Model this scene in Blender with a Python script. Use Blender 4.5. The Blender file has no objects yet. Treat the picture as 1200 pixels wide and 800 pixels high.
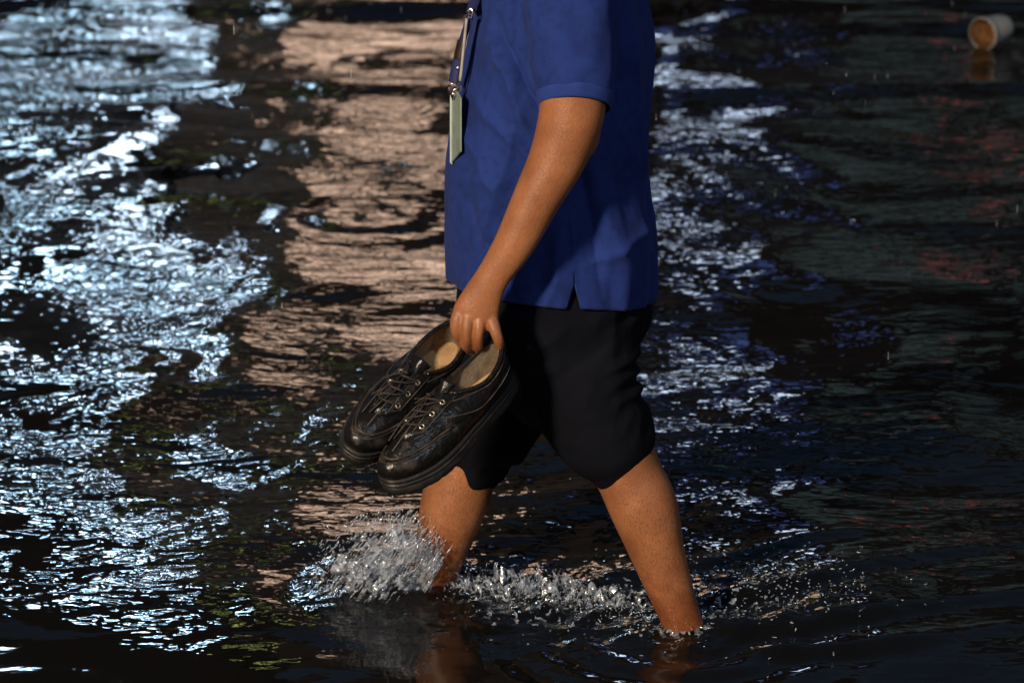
import bpy, bmesh, math, random
import numpy as np
from mathutils import Vector

# ------------------------------------------------------------------ camera, world, lamps
SC = bpy.context.scene
COL = SC.collection
R = math.radians
CAMY, CAMZ, PITCH, FPX = -5.576, 2.0, R(15.5), 4200.0

cam_d = bpy.data.cameras.new('camera')
cam = bpy.data.objects.new('camera', cam_d); COL.objects.link(cam)
cam.location = (0, CAMY, CAMZ); cam.rotation_euler = (R(90) - PITCH, 0, 0)
cam_d.sensor_width = 36; cam_d.lens = 36 * FPX / 1200.0
cam_d.clip_start = 0.1; cam_d.clip_end = 500
cam_d.dof.use_dof = True; cam_d.dof.focus_distance = 5.62; cam_d.dof.aperture_fstop = 7.0
SC.camera = cam

W = bpy.data.worlds.new('World'); SC.world = W; W.use_nodes = True
wn = W.node_tree
sky = wn.nodes.new('ShaderNodeTexSky'); sky.sky_type = 'NISHITA'; sky.sun_disc = False
sky.sun_elevation = R(0.3); sky.sun_rotation = R(180); sky.ozone_density = 2.5; sky.dust_density = 0.5
bgn = wn.nodes['Background']; wn.links.new(sky.outputs[0], bgn.inputs[0]); bgn.inputs[1].default_value = 0.15

KEY_POS = (-4.3, -7.6, 4.4)          # lamp on the near kerb, to the left of the camera
KEY_POWER = 1380.0
KEY_COL = (1.0, 0.80, 0.60)

SC.render.engine = 'CYCLES'
SC.cycles.use_denoising = True
try: SC.cycles.denoiser = 'OPENIMAGEDENOISE'
except Exception: pass
SC.cycles.max_bounces = 8; SC.cycles.transparent_max_bounces = 12
SC.cycles.caustics_reflective = False; SC.cycles.caustics_refractive = False
SC.cycles.sample_clamp_indirect = 8
SC.view_settings.view_transform = 'Standard'; SC.view_settings.look = 'None'
SC.view_settings.exposure = 0.0; SC.view_settings.gamma = 1.0

rng = np.random.default_rng(11)
random.seed(5)

# ------------------------------------------------------------------ helpers
def P(px, py, Y):
    """world point at depth plane Y seen at photo position (px, py)"""
    v = (400 - py) / FPX
    d = Vector(((px - 600) / FPX, math.cos(PITCH) + v * math.sin(PITCH), -math.sin(PITCH) + v * math.cos(PITCH)))
    t = (Y - CAMY) / d.y
    return Vector((0, CAMY, CAMZ)) + d * t

def mpp(py, Y):
    v = (400 - py) / FPX
    return (Y - CAMY) / (math.cos(PITCH) + v * math.sin(PITCH)) / FPX

def perlin(x, y, seed=0):
    x = np.asarray(x, float); y = np.asarray(y, float)
    xi = np.floor(x).astype(np.int64); yi = np.floor(y).astype(np.int64)
    xf = x - xi; yf = y - yi
    def g(ix, iy, fx, fy):
        h = (ix * 374761393 + iy * 668265263 + seed * 1442695041) & 0x7fffffff
        h = ((h ^ (h >> 13)) * 1274126177) & 0x7fffffff
        h = h ^ (h >> 16)
        a = (h % 4096) / 4096.0 * 2 * np.pi
        return np.cos(a) * fx + np.sin(a) * fy
    u = xf * xf * xf * (xf * (xf * 6 - 15) + 10); v = yf * yf * yf * (yf * (yf * 6 - 15) + 10)
    a = g(xi, yi, xf, yf); b = g(xi + 1, yi, xf - 1, yf)
    c = g(xi, yi + 1, xf, yf - 1); d = g(xi + 1, yi + 1, xf - 1, yf - 1)
    return ((a * (1 - u) + b * u) * (1 - v) + (c * (1 - u) + d * u) * v) * 1.5

def sstep(a, b, x):
    t = np.clip((np.asarray(x, float) - a) / (b - a), 0, 1)
    return t * t * (3 - 2 * t)

def link(name, me, mat, parent=None, smooth=True):
    o = bpy.data.objects.new(name, me); COL.objects.link(o)
    if mat: me.materials.append(mat)
    if smooth: me.polygons.foreach_set('use_smooth', [True] * len(me.polygons))
    if parent: o.parent = parent
    return o

def mesh_of(name, verts, faces):
    me = bpy.data.meshes.new(name)
    me.from_pydata([tuple(v) for v in verts], [], [tuple(f) for f in faces]); me.update()
    return me

def tag(o, label=None, cat=None, group=None, kind=None):
    if label: o['label'] = label
    if cat: o['category'] = cat
    if group: o['group'] = group
    if kind: o['kind'] = kind
    return o

def empty(name, loc=(0, 0, 0)):
    o = bpy.data.objects.new(name, None); COL.objects.link(o); o.location = loc
    o.empty_display_size = 0.05
    return o

class MB:
    def __init__(self): self.v = []; self.f = []
    def add(self, verts, faces):
        b = len(self.v); self.v += [tuple(v) for v in verts]; self.f += [tuple(i + b for i in f) for f in faces]
    def box(self, lo, hi):
        x0, y0, z0 = lo; x1, y1, z1 = hi
        self.add([(x0,y0,z0),(x1,y0,z0),(x1,y1,z0),(x0,y1,z0),(x0,y0,z1),(x1,y0,z1),(x1,y1,z1),(x0,y1,z1)],
                 [(0,3,2,1),(4,5,6,7),(0,1,5,4),(1,2,6,5),(2,3,7,6),(3,0,4,7)])
    def tube(self, pts, r, n=10, closed=False):
        pts = [Vector(p) for p in pts]
        rr = r if isinstance(r, (list, tuple)) else [r] * len(pts)
        m = len(pts); ring = []; prev = None
        for i, p in enumerate(pts):
            if closed: t = pts[(i + 1) % m] - pts[i - 1]
            else: t = pts[min(i + 1, m - 1)] - pts[max(i - 1, 0)]
            t.normalize()
            if prev is None:
                a = t.orthogonal().normalized()
            else:
                a = (prev - t * prev.dot(t)).normalized()
            prev = a; b = t.cross(a)
            ring += [p + (a * math.cos(k * 2 * math.pi / n) + b * math.sin(k * 2 * math.pi / n)) * rr[i] for k in range(n)]
        f = []
        for i in range(m if closed else m - 1):
            for k in range(n):
                j = (i + 1) % m
                f.append((i * n + k, i * n + (k + 1) % n, j * n + (k + 1) % n, j * n + k))
        if not closed:
            f.append(tuple(range(n - 1, -1, -1))); f.append(tuple(range((m - 1) * n, m * n)))
        self.add(ring, f)
    def lathe(self, prof, n=24, loc=(0, 0, 0)):
        vs = []
        for r, z in prof:
            vs += [(loc[0] + r * math.cos(k * 2 * math.pi / n), loc[1] + r * math.sin(k * 2 * math.pi / n), loc[2] + z) for k in range(n)]
        f = []
        for i in range(len(prof) - 1):
            for k in range(n):
                f.append((i * n + k, i * n + (k + 1) % n, (i + 1) * n + (k + 1) % n, (i + 1) * n + k))
        self.add(vs, f)
    def build(self, name, mat, parent=None, smooth=True):
        return link(name, mesh_of(name, self.v, self.f), mat, parent, smooth)

def catmull(P4, m):
    """interpolate rows of an array by Catmull-Rom, m steps per span"""
    A = np.array(P4, float); n = len(A); out = []
    for i in range(n - 1):
        p0 = A[max(i - 1, 0)]; p1 = A[i]; p2 = A[i + 1]; p3 = A[min(i + 2, n - 1)]
        for k in range(m):
            t = k / m
            out.append(0.5 * ((2 * p1) + (-p0 + p2) * t + (2 * p0 - 5 * p1 + 4 * p2 - p3) * t * t + (-p0 + 3 * p1 - 3 * p2 + p3) * t ** 3))
    out.append(A[-1]); return np.array(out)

VIEW = Vector((0, math.cos(PITCH), -math.sin(PITCH)))
def loft(mb, st, ratio=1.0, n=20, m=5, cap=True, hint=None):
    """st rows: x, y, z, ra, rb ; ra lies across the picture, rb in depth"""
    S = catmull(st, m); k = len(S); vs = []
    hv = Vector(hint) if hint else VIEW
    for i in range(k):
        c = Vector(S[i][:3]); t = Vector(S[min(i + 1, k - 1)][:3]) - Vector(S[max(i - 1, 0)][:3]); t.normalize()
        a = hv.cross(t).normalized(); b = t.cross(a).normalized()
        for j in range(n):
            q = 2 * math.pi * j / n
            vs.append(c + a * (S[i][3] * math.cos(q)) + b * (S[i][4] * math.sin(q)))
    f = []
    for i in range(k - 1):
        for j in range(n):
            f.append((i * n + j, i * n + (j + 1) % n, (i + 1) * n + (j + 1) % n, (i + 1) * n + j))
    if cap:
        c0 = Vector(S[0][:3]); c1 = Vector(S[-1][:3])
        t0 = (c0 - Vector(S[1][:3])).normalized(); t1 = (c1 - Vector(S[-2][:3])).normalized()
        # rounded ends
        base = len(vs)
        for e, (c, t, row) in enumerate(((c0, t0, 0), (c1, t1, k - 1))):
            r0 = min(S[row][3], S[row][4])
            ring = []
            for lev in (0.5, 0.85):
                s = math.sqrt(1 - lev * lev)
                for j in range(n):
                    ring.append(c + (Vector(vs[row * n + j]) - c) * s + t * r0 * lev)
            b0 = len(vs); vs += ring; vs.append(c + t * r0)
            for j in range(n):
                j2 = (j + 1) % n
                A = [(row * n + j, row * n + j2, b0 + j2, b0 + j), (b0 + j, b0 + j2, b0 + n + j2, b0 + n + j), (b0 + n + j, b0 + n + j2, b0 + 2 * n)]
                if e == 0: A = [tuple(reversed(q)) for q in A]
                f += A
    mb.add(vs, f)

def L(px, py, Y, w, ratio=1.0):
    """loft station from a photo position, a depth and a full width in photo pixels"""
    p = P(px, py, Y); r = w * 0.5 * mpp(py, Y)
    return (p.x, p.y, p.z, r, r * ratio)

def ellipsoid(mb, c, r, n=20, m=12):
    vs = [Vector((0, 0, 0))]; vs = []
    for i in range(m + 1):
        a = math.pi * i / m
        for j in range(n):
            q = 2 * math.pi * j / n
            vs.append((c[0] + r[0] * math.sin(a) * math.cos(q), c[1] + r[1] * math.sin(a) * math.sin(q), c[2] + r[2] * math.cos(a)))
    f = [(i * n + j, (i + 1) * n + j, (i + 1) * n + (j + 1) % n, i * n + (j + 1) % n) for i in range(m) for j in range(n)]
    mb.add(vs, f)
def remeshed(mb, name, voxel, smooth_iter=4):
    me = mesh_of(name, mb.v, mb.f)
    tmp = bpy.data.objects.new(name + '_tmp', me); COL.objects.link(tmp)
    r = tmp.modifiers.new('r', 'REMESH'); r.mode = 'VOXEL'; r.voxel_size = voxel
    s = tmp.modifiers.new('s', 'SMOOTH'); s.factor = 0.5; s.iterations = smooth_iter
    dg = bpy.context.evaluated_depsgraph_get()
    out = bpy.data.meshes.new_from_object(tmp.evaluated_get(dg))
    bpy.data.objects.remove(tmp); bpy.data.meshes.remove(me)
    out.name = name
    return out

def get_vn(me):
    n = len(me.vertices)
    v = np.empty(n * 3); me.vertices.foreach_get('co', v)
    nn = np.empty(n * 3); me.vertices.foreach_get('normal', nn)
    return v.reshape(-1, 3), nn.reshape(-1, 3)

def set_v(me, v):
    me.vertices.foreach_set('co', v.ravel()); me.update()

# ------------------------------------------------------------------ materials
def new_mat(name):
    m = bpy.data.materials.new(name); m.use_nodes = True
    return m, m.node_tree, m.node_tree.nodes['Principled BSDF']

def mat(name, col, rough=0.5, col2=None, scale=8.0, lo=0.4, hi=0.65, bump=0.0, bscale=60.0, metal=0.0, spec=0.5, coat=0.0,
        sheen=0.0, sss=0.0, rough2=None, trans=0.0, ior=1.45, bdist=0.002, detail=6.0, emit=None, estr=0.0):
    m, nt, b = new_mat(name)
    b.inputs['Roughness'].default_value = rough; b.inputs['Metallic'].default_value = metal
    b.inputs['Specular IOR Level'].default_value = spec; b.inputs['Coat Weight'].default_value = coat
    b.inputs['Sheen Weight'].default_value = sheen; b.inputs['Transmission Weight'].default_value = trans
    b.inputs['IOR'].default_value = ior
    if sss:
        b.inputs['Subsurface Weight'].default_value = sss; b.inputs['Subsurface Radius'].default_value = (0.012, 0.005, 0.003)
        b.inputs['Subsurface Scale'].default_value = 1.0
    b.inputs['Base Color'].default_value = (*col, 1)
    tc = nt.nodes.new('ShaderNodeTexCoord')
    if col2 is not None or rough2 is not None:
        nz = nt.nodes.new('ShaderNodeTexNoise'); nz.inputs['Scale'].default_value = scale; nz.inputs['Detail'].default_value = detail
        nt.links.new(tc.outputs['Object'], nz.inputs['Vector'])
        rp = nt.nodes.new('ShaderNodeMapRange'); rp.inputs['From Min'].default_value = lo; rp.inputs['From Max'].default_value = hi
        nt.links.new(nz.outputs['Fac'], rp.inputs['Value'])
        if col2 is not None:
            mx = nt.nodes.new('ShaderNodeMix'); mx.data_type = 'RGBA'
            mx.inputs['A'].default_value = (*col, 1); mx.inputs['B'].default_value = (*col2, 1)
            nt.links.new(rp.outputs[0], mx.inputs['Factor']); nt.links.new(mx.outputs['Result'], b.inputs['Base Color'])
        if rough2 is not None:
            mr = nt.nodes.new('ShaderNodeMapRange'); mr.inputs['To Min'].default_value = rough; mr.inputs['To Max'].default_value = rough2
            nt.links.new(rp.outputs[0], mr.inputs['Value']); nt.links.new(mr.outputs[0], b.inputs['Roughness'])
    if bump:
        n2 = nt.nodes.new('ShaderNodeTexNoise'); n2.inputs['Scale'].default_value = bscale; n2.inputs['Detail'].default_value = 5
        nt.links.new(tc.outputs['Object'], n2.inputs['Vector'])
        bp = nt.nodes.new('ShaderNodeBump'); bp.inputs['Strength'].default_value = bump; bp.inputs['Distance'].default_value = bdist
        nt.links.new(n2.outputs['Fac'], bp.inputs['Height']); nt.links.new(bp.outputs[0], b.inputs['Normal'])
    if emit:
        b.inputs['Emission Color'].default_value = (*emit, 1); b.inputs['Emission Strength'].default_value = estr
    return m

M = {}
M['skin'] = mat('skin', (0.37, 0.152, 0.064), 0.36, (0.255, 0.092, 0.037), 19, 0.36, 0.70, bump=0.6, bscale=260, sss=0.08, rough2=0.55, bdist=0.0012)
def leg_hair(m):
    nt = m.node_tree; b = nt.nodes['Principled BSDF']; src = b.inputs['Base Color'].links[0].from_socket
    tc = nt.nodes.new('ShaderNodeTexCoord'); sx = nt.nodes.new('ShaderNodeSeparateXYZ'); nt.links.new(tc.outputs['Object'], sx.inputs[0])
    mp = nt.nodes.new('ShaderNodeMapping'); mp.inputs['Rotation'].default_value = (0, R(-20), 0); mp.inputs['Scale'].default_value = (1, 1, 0.22); nt.links.new(tc.outputs['Object'], mp.inputs['Vector'])
    nz = nt.nodes.new('ShaderNodeTexNoise'); nz.inputs['Scale'].default_value = 760; nz.inputs['Detail'].default_value = 3; nt.links.new(mp.outputs[0], nz.inputs['Vector'])
    r = nt.nodes.new('ShaderNodeMapRange'); r.inputs['From Min'].default_value = 0.50; r.inputs['From Max'].default_value = 0.66; nt.links.new(nz.outputs['Fac'], r.inputs['Value'])
    z = nt.nodes.new('ShaderNodeMapRange'); z.inputs['From Min'].default_value = 0.36; z.inputs['From Max'].default_value = 0.24; z.inputs['To Max'].default_value = 0.55; nt.links.new(sx.outputs['Z'], z.inputs['Value'])
    z2 = nt.nodes.new('ShaderNodeMapRange'); z2.inputs['From Min'].default_value = 0.50; z2.inputs['From Max'].default_value = 0.60; z2.inputs['To Max'].default_value = 0.30; nt.links.new(sx.outputs['Z'], z2.inputs['Value'])
    za = nt.nodes.new('ShaderNodeMath'); za.operation = 'ADD'; nt.links.new(z.outputs[0], za.inputs[0]); nt.links.new(z2.outputs[0], za.inputs[1]); z = za
    mu = nt.nodes.new('ShaderNodeMath'); mu.operation = 'MULTIPLY'; nt.links.new(r.outputs[0], mu.inputs[0]); nt.links.new(z.outputs[0], mu.inputs[1])
    mx = nt.nodes.new('ShaderNodeMix'); mx.data_type = 'RGBA'; nt.links.new(mu.outputs[0], mx.inputs['Factor']); nt.links.new(src, mx.inputs['A']); mx.inputs['B'].default_value = (0.06, 0.028, 0.014, 1)
    # wet band above the waterline
    n3 = nt.nodes.new('ShaderNodeTexNoise'); n3.inputs['Scale'].default_value = 28; nt.links.new(tc.outputs['Object'], n3.inputs['Vector'])
    ad = nt.nodes.new('ShaderNodeMath'); ad.operation = 'MULTIPLY_ADD'; ad.inputs[1].default_value = -0.16; nt.links.new(n3.outputs['Fac'], ad.inputs[0]); nt.links.new(sx.outputs['Z'], ad.inputs[2])
    wt = nt.nodes.new('ShaderNodeMapRange'); wt.inputs['From Min'].default_value = 0.035; wt.inputs['From Max'].default_value = -0.025; nt.links.new(ad.outputs[0], wt.inputs['Value'])
    m2 = nt.nodes.new('ShaderNodeMix'); m2.data_type = 'RGBA'; m2.blend_type = 'MULTIPLY'; nt.links.new(wt.outputs[0], m2.inputs['Factor']); nt.links.new(mx.outputs['Result'], m2.inputs['A']); m2.inputs['B'].default_value = (0.72, 0.62, 0.55, 1)
    nt.links.new(m2.outputs['Result'], b.inputs['Base Color'])
    rs = b.inputs['Roughness'].links[0].from_socket
    m3 = nt.nodes.new('ShaderNodeMix'); nt.links.new(wt.outputs[0], m3.inputs['Factor']); nt.links.new(rs, m3.inputs['A']); m3.inputs['B'].default_value = 0.12
    nt.links.new(m3.outputs['Result'], b.inputs['Roughness'])
leg_hair(M['skin'])
M['nail'] = mat('nail', (0.50, 0.27, 0.19), 0.25, (0.46, 0.24, 0.17), 60)
M['hair'] = mat('hair', (0.012, 0.010, 0.009), 0.45, (0.02, 0.016, 0.013), 40, bump=0.5, bscale=200)
M['shirt'] = mat('shirt_fabric', (0.0130, 0.034, 0.185), 0.85, (0.009, 0.023, 0.128), 11, 0.5, 0.72, bump=0.5, bscale=420, sheen=0.03, bdist=0.0012, spec=0.25)
def damp(m):
    nt = m.node_tree; b = nt.nodes['Principled BSDF']; src = b.inputs['Base Color'].links[0].from_socket
    tc = nt.nodes.new('ShaderNodeTexCoord')
    nz = nt.nodes.new('ShaderNodeTexNoise'); nz.inputs['Scale'].default_value = 70; nz.inputs['Detail'].default_value = 5; nt.links.new(tc.outputs['Object'], nz.inputs['Vector'])
    r = nt.nodes.new('ShaderNodeMapRange'); r.inputs['From Min'].default_value = 0.48; r.inputs['From Max'].default_value = 0.64; r.inputs['To Max'].default_value = 0.38; nt.links.new(nz.outputs['Fac'], r.inputs['Value'])
    mx = nt.nodes.new('ShaderNodeMix'); mx.data_type = 'RGBA'; nt.links.new(r.outputs[0], mx.inputs['Factor']); nt.links.new(src, mx.inputs['A']); mx.inputs['B'].default_value = (0.006, 0.013, 0.085, 1)
    nt.links.new(mx.outputs['Result'], b.inputs['Base Color'])
damp(M['shirt'])
M['cuff'] = mat('rib_knit', (0.020, 0.048, 0.24), 0.85, (0.015, 0.037, 0.19), 30, bump=0.6, bscale=520, sheen=0.03, bdist=0.0012, spec=0.25)
M['shorts'] = mat('shorts_fabric', (0.0030, 0.0036, 0.0064), 0.85, (0.0052, 0.0062, 0.0105), 7, 0.45, 0.7, bump=0.4, bscale=300, spec=0.12)
M['leather'] = mat('worn_leather', (0.0075, 0.007, 0.0068), 0.28, (0.036, 0.026, 0.02), 42, 0.52, 0.70, bump=0.8, bscale=120, rough2=0.62, bdist=0.0022, spec=0.55)
M['leather_edge'] = mat('leather_edge', (0.03, 0.025, 0.022), 0.4, (0.085, 0.07, 0.058), 50, 0.5, 0.7, bump=0.4, bscale=200)
M['stitch'] = mat('stitch_thread', (0.10, 0.088, 0.075), 0.7, (0.04, 0.035, 0.03), 60)
M['lining'] = mat('shoe_lining', (0.20, 0.155, 0.105), 0.85, (0.10, 0.075, 0.05), 40, 0.45, 0.68, bump=0.5, bscale=180)
M['insole'] = mat('shoe_insole', (0.46, 0.30, 0.15), 0.85, (0.28, 0.17, 0.08), 32, 0.45, 0.7, bump=0.5, bscale=220)
M['sole'] = mat('rubber_sole', (0.016, 0.015, 0.0145), 0.45, (0.045, 0.041, 0.037), 45, 0.5, 0.72, bump=0.5, bscale=120)
M['welt'] = mat('sole_welt', (0.018, 0.017, 0.016), 0.42, (0.06, 0.055, 0.05), 40, 0.5, 0.72, bump=0.4, bscale=150)
M['lace'] = mat('lace_cord', (0.017, 0.015, 0.014), 0.65, (0.035, 0.03, 0.028), 90, bump=0.5, bscale=500)
M['brass'] = mat('old_brass', (0.66, 0.58, 0.44), 0.34, (0.42, 0.35, 0.25), 200, metal=0.85)
M['steel'] = mat('steel', (0.72, 0.70, 0.66), 0.22, (0.5, 0.48, 0.45), 90, metal=1.0)
M['strap'] = mat('lanyard_webbing', (0.022, 0.030, 0.12), 0.7, (0.016, 0.02, 0.085), 60, bump=0.5, bscale=500)
M['strap_dark'] = mat('strap_leatherette', (0.022, 0.015, 0.011), 0.4, (0.035, 0.025, 0.018), 60)
M['strap_pale'] = mat('pale_piping', (0.42, 0.40, 0.37), 0.55, (0.30, 0.28, 0.26), 60)
M['badge'] = mat('green_badge_vinyl', (0.25, 0.31, 0.265), 0.30, (0.19, 0.24, 0.205), 45, 0.45, 0.7, coat=0.4)
M['badge_edge'] = mat('clear_vinyl_edge', (0.55, 0.68, 0.66), 0.18, (0.42, 0.55, 0.52), 60, coat=0.6)
M['cup'] = mat('clear_plastic', (0.62, 0.64, 0.62), 0.22, (0.48, 0.50, 0.49), 30, trans=0.25, ior=1.35)
M['tea'] = mat('amber_residue', (0.36, 0.20, 0.085), 0.3, (0.12, 0.05, 0.016), 26, 0.42, 0.66, coat=0.3)
M['asphalt'] = mat('asphalt', (0.05, 0.048, 0.045), 0.8, (0.035, 0.033, 0.03), 3, bump=0.6, bscale=90)
M['concrete'] = mat('concrete', (0.22, 0.21, 0.19), 0.85, (0.15, 0.14, 0.13), 2.5, bump=0.4, bscale=40)
M['plaster'] = mat('plaster', (0.26, 0.22, 0.18), 0.9, (0.20, 0.17, 0.14), 0.8, bump=0.3, bscale=20)
M['plaster_dark'] = mat('dark_cladding', (0.06, 0.062, 0.065), 0.7, (0.045, 0.046, 0.05), 1.0)
M['brick'] = mat('brown_render', (0.16, 0.10, 0.075), 0.9, (0.11, 0.07, 0.05), 1.5, bump=0.3, bscale=20)
M['frame'] = mat('metal_frame', (0.10, 0.10, 0.105), 0.45, (0.07, 0.07, 0.075), 5)
M['pole'] = mat('galvanised_pole', (0.28, 0.28, 0.28), 0.45, (0.2, 0.2, 0.2), 6, metal=0.6)

def glow(name, col, strength, col2=None, scale=1.5, k2=0.5):
    m = bpy.data.materials.new(name); m.use_nodes = True; nt = m.node_tree
    nt.nodes.clear()
    o = nt.nodes.new('ShaderNodeOutputMaterial'); e = nt.nodes.new('ShaderNodeEmission')
    e.inputs['Color'].default_value = (*col, 1); e.inputs['Strength'].default_value = strength
    tc = nt.nodes.new('ShaderNodeTexCoord'); nz = nt.nodes.new('ShaderNodeTexNoise'); nz.inputs['Scale'].default_value = scale
    nt.links.new(tc.outputs['Object'], nz.inputs['Vector'])
    mr = nt.nodes.new('ShaderNodeMapRange'); mr.inputs['From Min'].default_value = 0.35; mr.inputs['From Max'].default_value = 0.65
    mr.inputs['To Min'].default_value = strength * k2; mr.inputs['To Max'].default_value = strength
    nt.links.new(nz.outputs['Fac'], mr.inputs['Value']); nt.links.new(mr.outputs[0], e.inputs['Strength'])
    nt.links.new(e.outputs[0], o.inputs[0])
    return m

M['glow_white'] = glow('lit_glass_cool', (0.50, 0.77, 1.0), 52.0)
M['glow_lamp'] = glow('lamp_lens_cool', (0.60, 0.80, 1.0), 80.0, k2=0.9)
M['glow_warm'] = glow('warm_pane_glow', (1.0, 0.67, 0.49), 3.6, scale=1.6, k2=0.42)
M['glow_blue'] = glow('lit_sign_blue', (0.20, 0.33, 1.0), 1.1)
M['glow_column'] = glow('lit_sign_white', (0.62, 0.76, 1.0), 6.5, k2=0.7)
M['glow_red'] = glow('lamp_lens_red', (1.0, 0.12, 0.12), 1.5, k2=0.9)
M['glow_green'] = glow('lit_sign_green', (0.72, 0.85, 0.25), 3.2, k2=0.9)
M['glow_dim'] = glow('dim_teal_glow', (0.55, 0.78, 0.80), 0.17, scale=0.7, k2=0.2)
M['glow_key'] = glow('lamp_lens_warm', KEY_COL, 12.0, k2=0.95)

# ------------------------------------------------------------------ water
def axis(parts):
    out = []
    for a, b, s in parts:
        n = max(1, int(round((b - a) / s))); out += list(np.linspace(a, b, n, endpoint=False))
    out.append(parts[-1][1]); return np.array(out)

xs = np.concatenate([axis([(-60, -14, 4), (-14, -4, 0.6), (-4, -1.3, 0.03), (-1.3, -0.62, 0.009), (-0.62, 0.62, 0.0055), (0.62, 1.3, 0.009), (1.3, 4, 0.03), (4, 14, 0.6), (14, 60, 4)])])
ys = np.concatenate([axis([(-40, -10, 3), (-10, -3, 0.5), (-3, -0.75, 0.03), (-0.75, 0.45, 0.007), (0.45, 1.6, 0.012), (1.6, 6.5, 0.028), (6.5, 12, 0.12), (12, 22.4, 0.6)])])
X, Y = np.meshgrid(xs, ys)

FAR_LEG = P(505, 690, 0.10); NEAR_LEG = P(803, 738, -0.12)

def churn_mask(X, Y):
    """where the legs have stirred the water up"""
    a = np.exp(-(((X - (FAR_LEG.x - 0.03)) / 0.13) ** 2 + ((Y - 0.06) / 0.13) ** 2))
    b = np.exp(-(((X - 0.02) / 0.17) ** 2 + ((Y - 0.06) / 0.16) ** 2))
    c = 0.55 * np.exp(-(((X - 0.40) / 0.17) ** 2 + ((Y - 0.02) / 0.17) ** 2))
    d = 0.5 * np.exp(-(((X - NEAR_LEG.x) / 0.14) ** 2 + ((Y + 0.10) / 0.12) ** 2))
    return np.clip(a + b + c + d, 0, 1)

def water_h(X, Y):
    wx = X + 0.10 * perlin(X * 1.3, Y * 1.3, 21); wy = Y + 0.10 * perlin(X * 1.3, Y * 1.3, 22)
    h = np.zeros_like(X)
    g = np.random.default_rng(4)
    calm = 1 - 0.62 * sstep(0.15, -0.45, Y) * sstep(0.35, -0.25, X)     # slack water in front, to the left
    calm *= 1 - 0.30 * sstep(0.1, -0.5, Y)
    for i in range(46):
        lam = 0.09 * (1.25 / 0.09) ** g.random()
        ang = g.normal(math.pi / 2, 0.75); k = 2 * math.pi / lam
        slope = 0.0115 if lam > 0.3 else 0.0085
        amp = slope / k * (0.5 + g.random())
        ph = g.random() * 6.28
        m = 1.0 if lam > 0.45 else (0.45 + 1.1 * sstep(-0.5, 0.5, perlin(X * 0.9 + i * 7.7, Y * 0.55, 40 + i)))
        h += amp * np.sin(k * (wx * math.cos(ang) + wy * math.sin(ang)) + ph) * m * (calm if lam < 0.5 else 1)
    # wash of passing traffic: long crests across the far water
    for yc, amp, wd, sl in ((3.05, 0.007, 0.16, 0.10), (4.33, 0.011, 0.11, -0.045), (4.8, 0.006, 0.10, 0.05), (5.2, 0.009, 0.11, 0.03), (5.6, 0.012, 0.12, -0.02)):
        q = Y - yc - sl * X - 0.05 * np.sin(X * 1.7 + yc) - 0.06 * perlin(X * 1.1, yc * 3.3, 63); h += amp * np.exp(-(q / wd) ** 2) - amp * 0.7 * np.exp(-((q + 1.6 * wd) / wd) ** 2)
    # ring ripples
    for cx, cy, a, lam, s in ((P(432, 325, 2.6).x, 2.75, 0.0022, 0.11, 0.26), (FAR_LEG.x, FAR_LEG.y, 0.0022, 0.10, 0.26), (NEAR_LEG.x, NEAR_LEG.y, 0.0035, 0.085, 0.26),
                             (0.62, 2.1, 0.0014, 0.09, 0.2), (-0.75, 1.5, 0.0012, 0.08, 0.15), (0.8, 0.9, 0.0012, 0.08, 0.18)):
        r = np.hypot(X - cx, Y - cy); h += a * np.cos(2 * math.pi * r / lam) * np.exp(-(r / s) ** 2)
    # wake trailing off behind the walker
    for x0, y0, dx, dy, a in ((0.26, -0.02, 0.86, 0.5, 0.015), (0.27, -0.14, 0.95, 0.30, 0.010), (0.10, 0.12, 0.9, 0.44, 0.010), (0.34, -0.20, 0.98, 0.18, 0.007)):
        u = (X - x0) * dx + (Y - y0) * dy; w = -(X - x0) * dy + (Y - y0) * dx + 0.02 * np.sin(9 * u)
        env = sstep(-0.02, 0.1, u) * np.exp(-np.clip(u, 0, None) / 0.45)
        h += a * env * (np.exp(-(w / 0.028) ** 2) - 0.7 * np.exp(-((w + 0.05) / 0.03) ** 2))
    # churned water
    c = churn_mask(X, Y)
    t = 0.55 * perlin(X * 26, Y * 26, 1) + 0.35 * np.abs(perlin(X * 55, Y * 50, 2)) + 0.2 * perlin(X * 95, Y * 90, 3)
    h += c * (0.014 * t + 0.004)
    rr = np.hypot((X - (FAR_LEG.x - 0.075)) / 0.075, (Y - 0.09) / 0.075)
    h += 0.022 * np.exp(-rr ** 2)                                          # bow wave before the shin
    h += 0.012 * np.exp(-(np.hypot((X - NEAR_LEG.x) / 0.055, (Y - NEAR_LEG.y) / 0.05)) ** 2)
    fade = np.exp(-np.clip(np.abs(X) - 8, 0, None) / 4)
    return h * fade

Z = water_h(X, Y)
ny, nx = X.shape
vv = np.stack([X, Y, Z], -1).reshape(-1, 3)
idx = np.arange(nx * ny).reshape(ny, nx)
quads = np.stack([idx[:-1, :-1], idx[:-1, 1:], idx[1:, 1:], idx[1:, :-1]], -1).reshape(-1, 4)
wm = bpy.data.meshes.new('flood_water')
wm.vertices.add(len(vv)); wm.vertices.foreach_set('co', vv.ravel())
wm.loops.add(quads.size); wm.loops.foreach_set('vertex_index', quads.ravel().astype(np.int32))
wm.polygons.add(len(quads)); wm.polygons.foreach_set('loop_start', np.arange(0, quads.size, 4, dtype=np.int32))
wm.polygons.foreach_set('loop_total', np.full(len(quads), 4, dtype=np.int32))
wm.update(); wm.validate()
at = wm.attributes.new('chop', 'FLOAT', 'POINT')
chop = (0.45 + 0.55 * sstep(-0.45, 0.6, Y)) * (1 - 0.75 * sstep(0.05, -0.4, Y) * sstep(0.3, -0.3, X))
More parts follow.
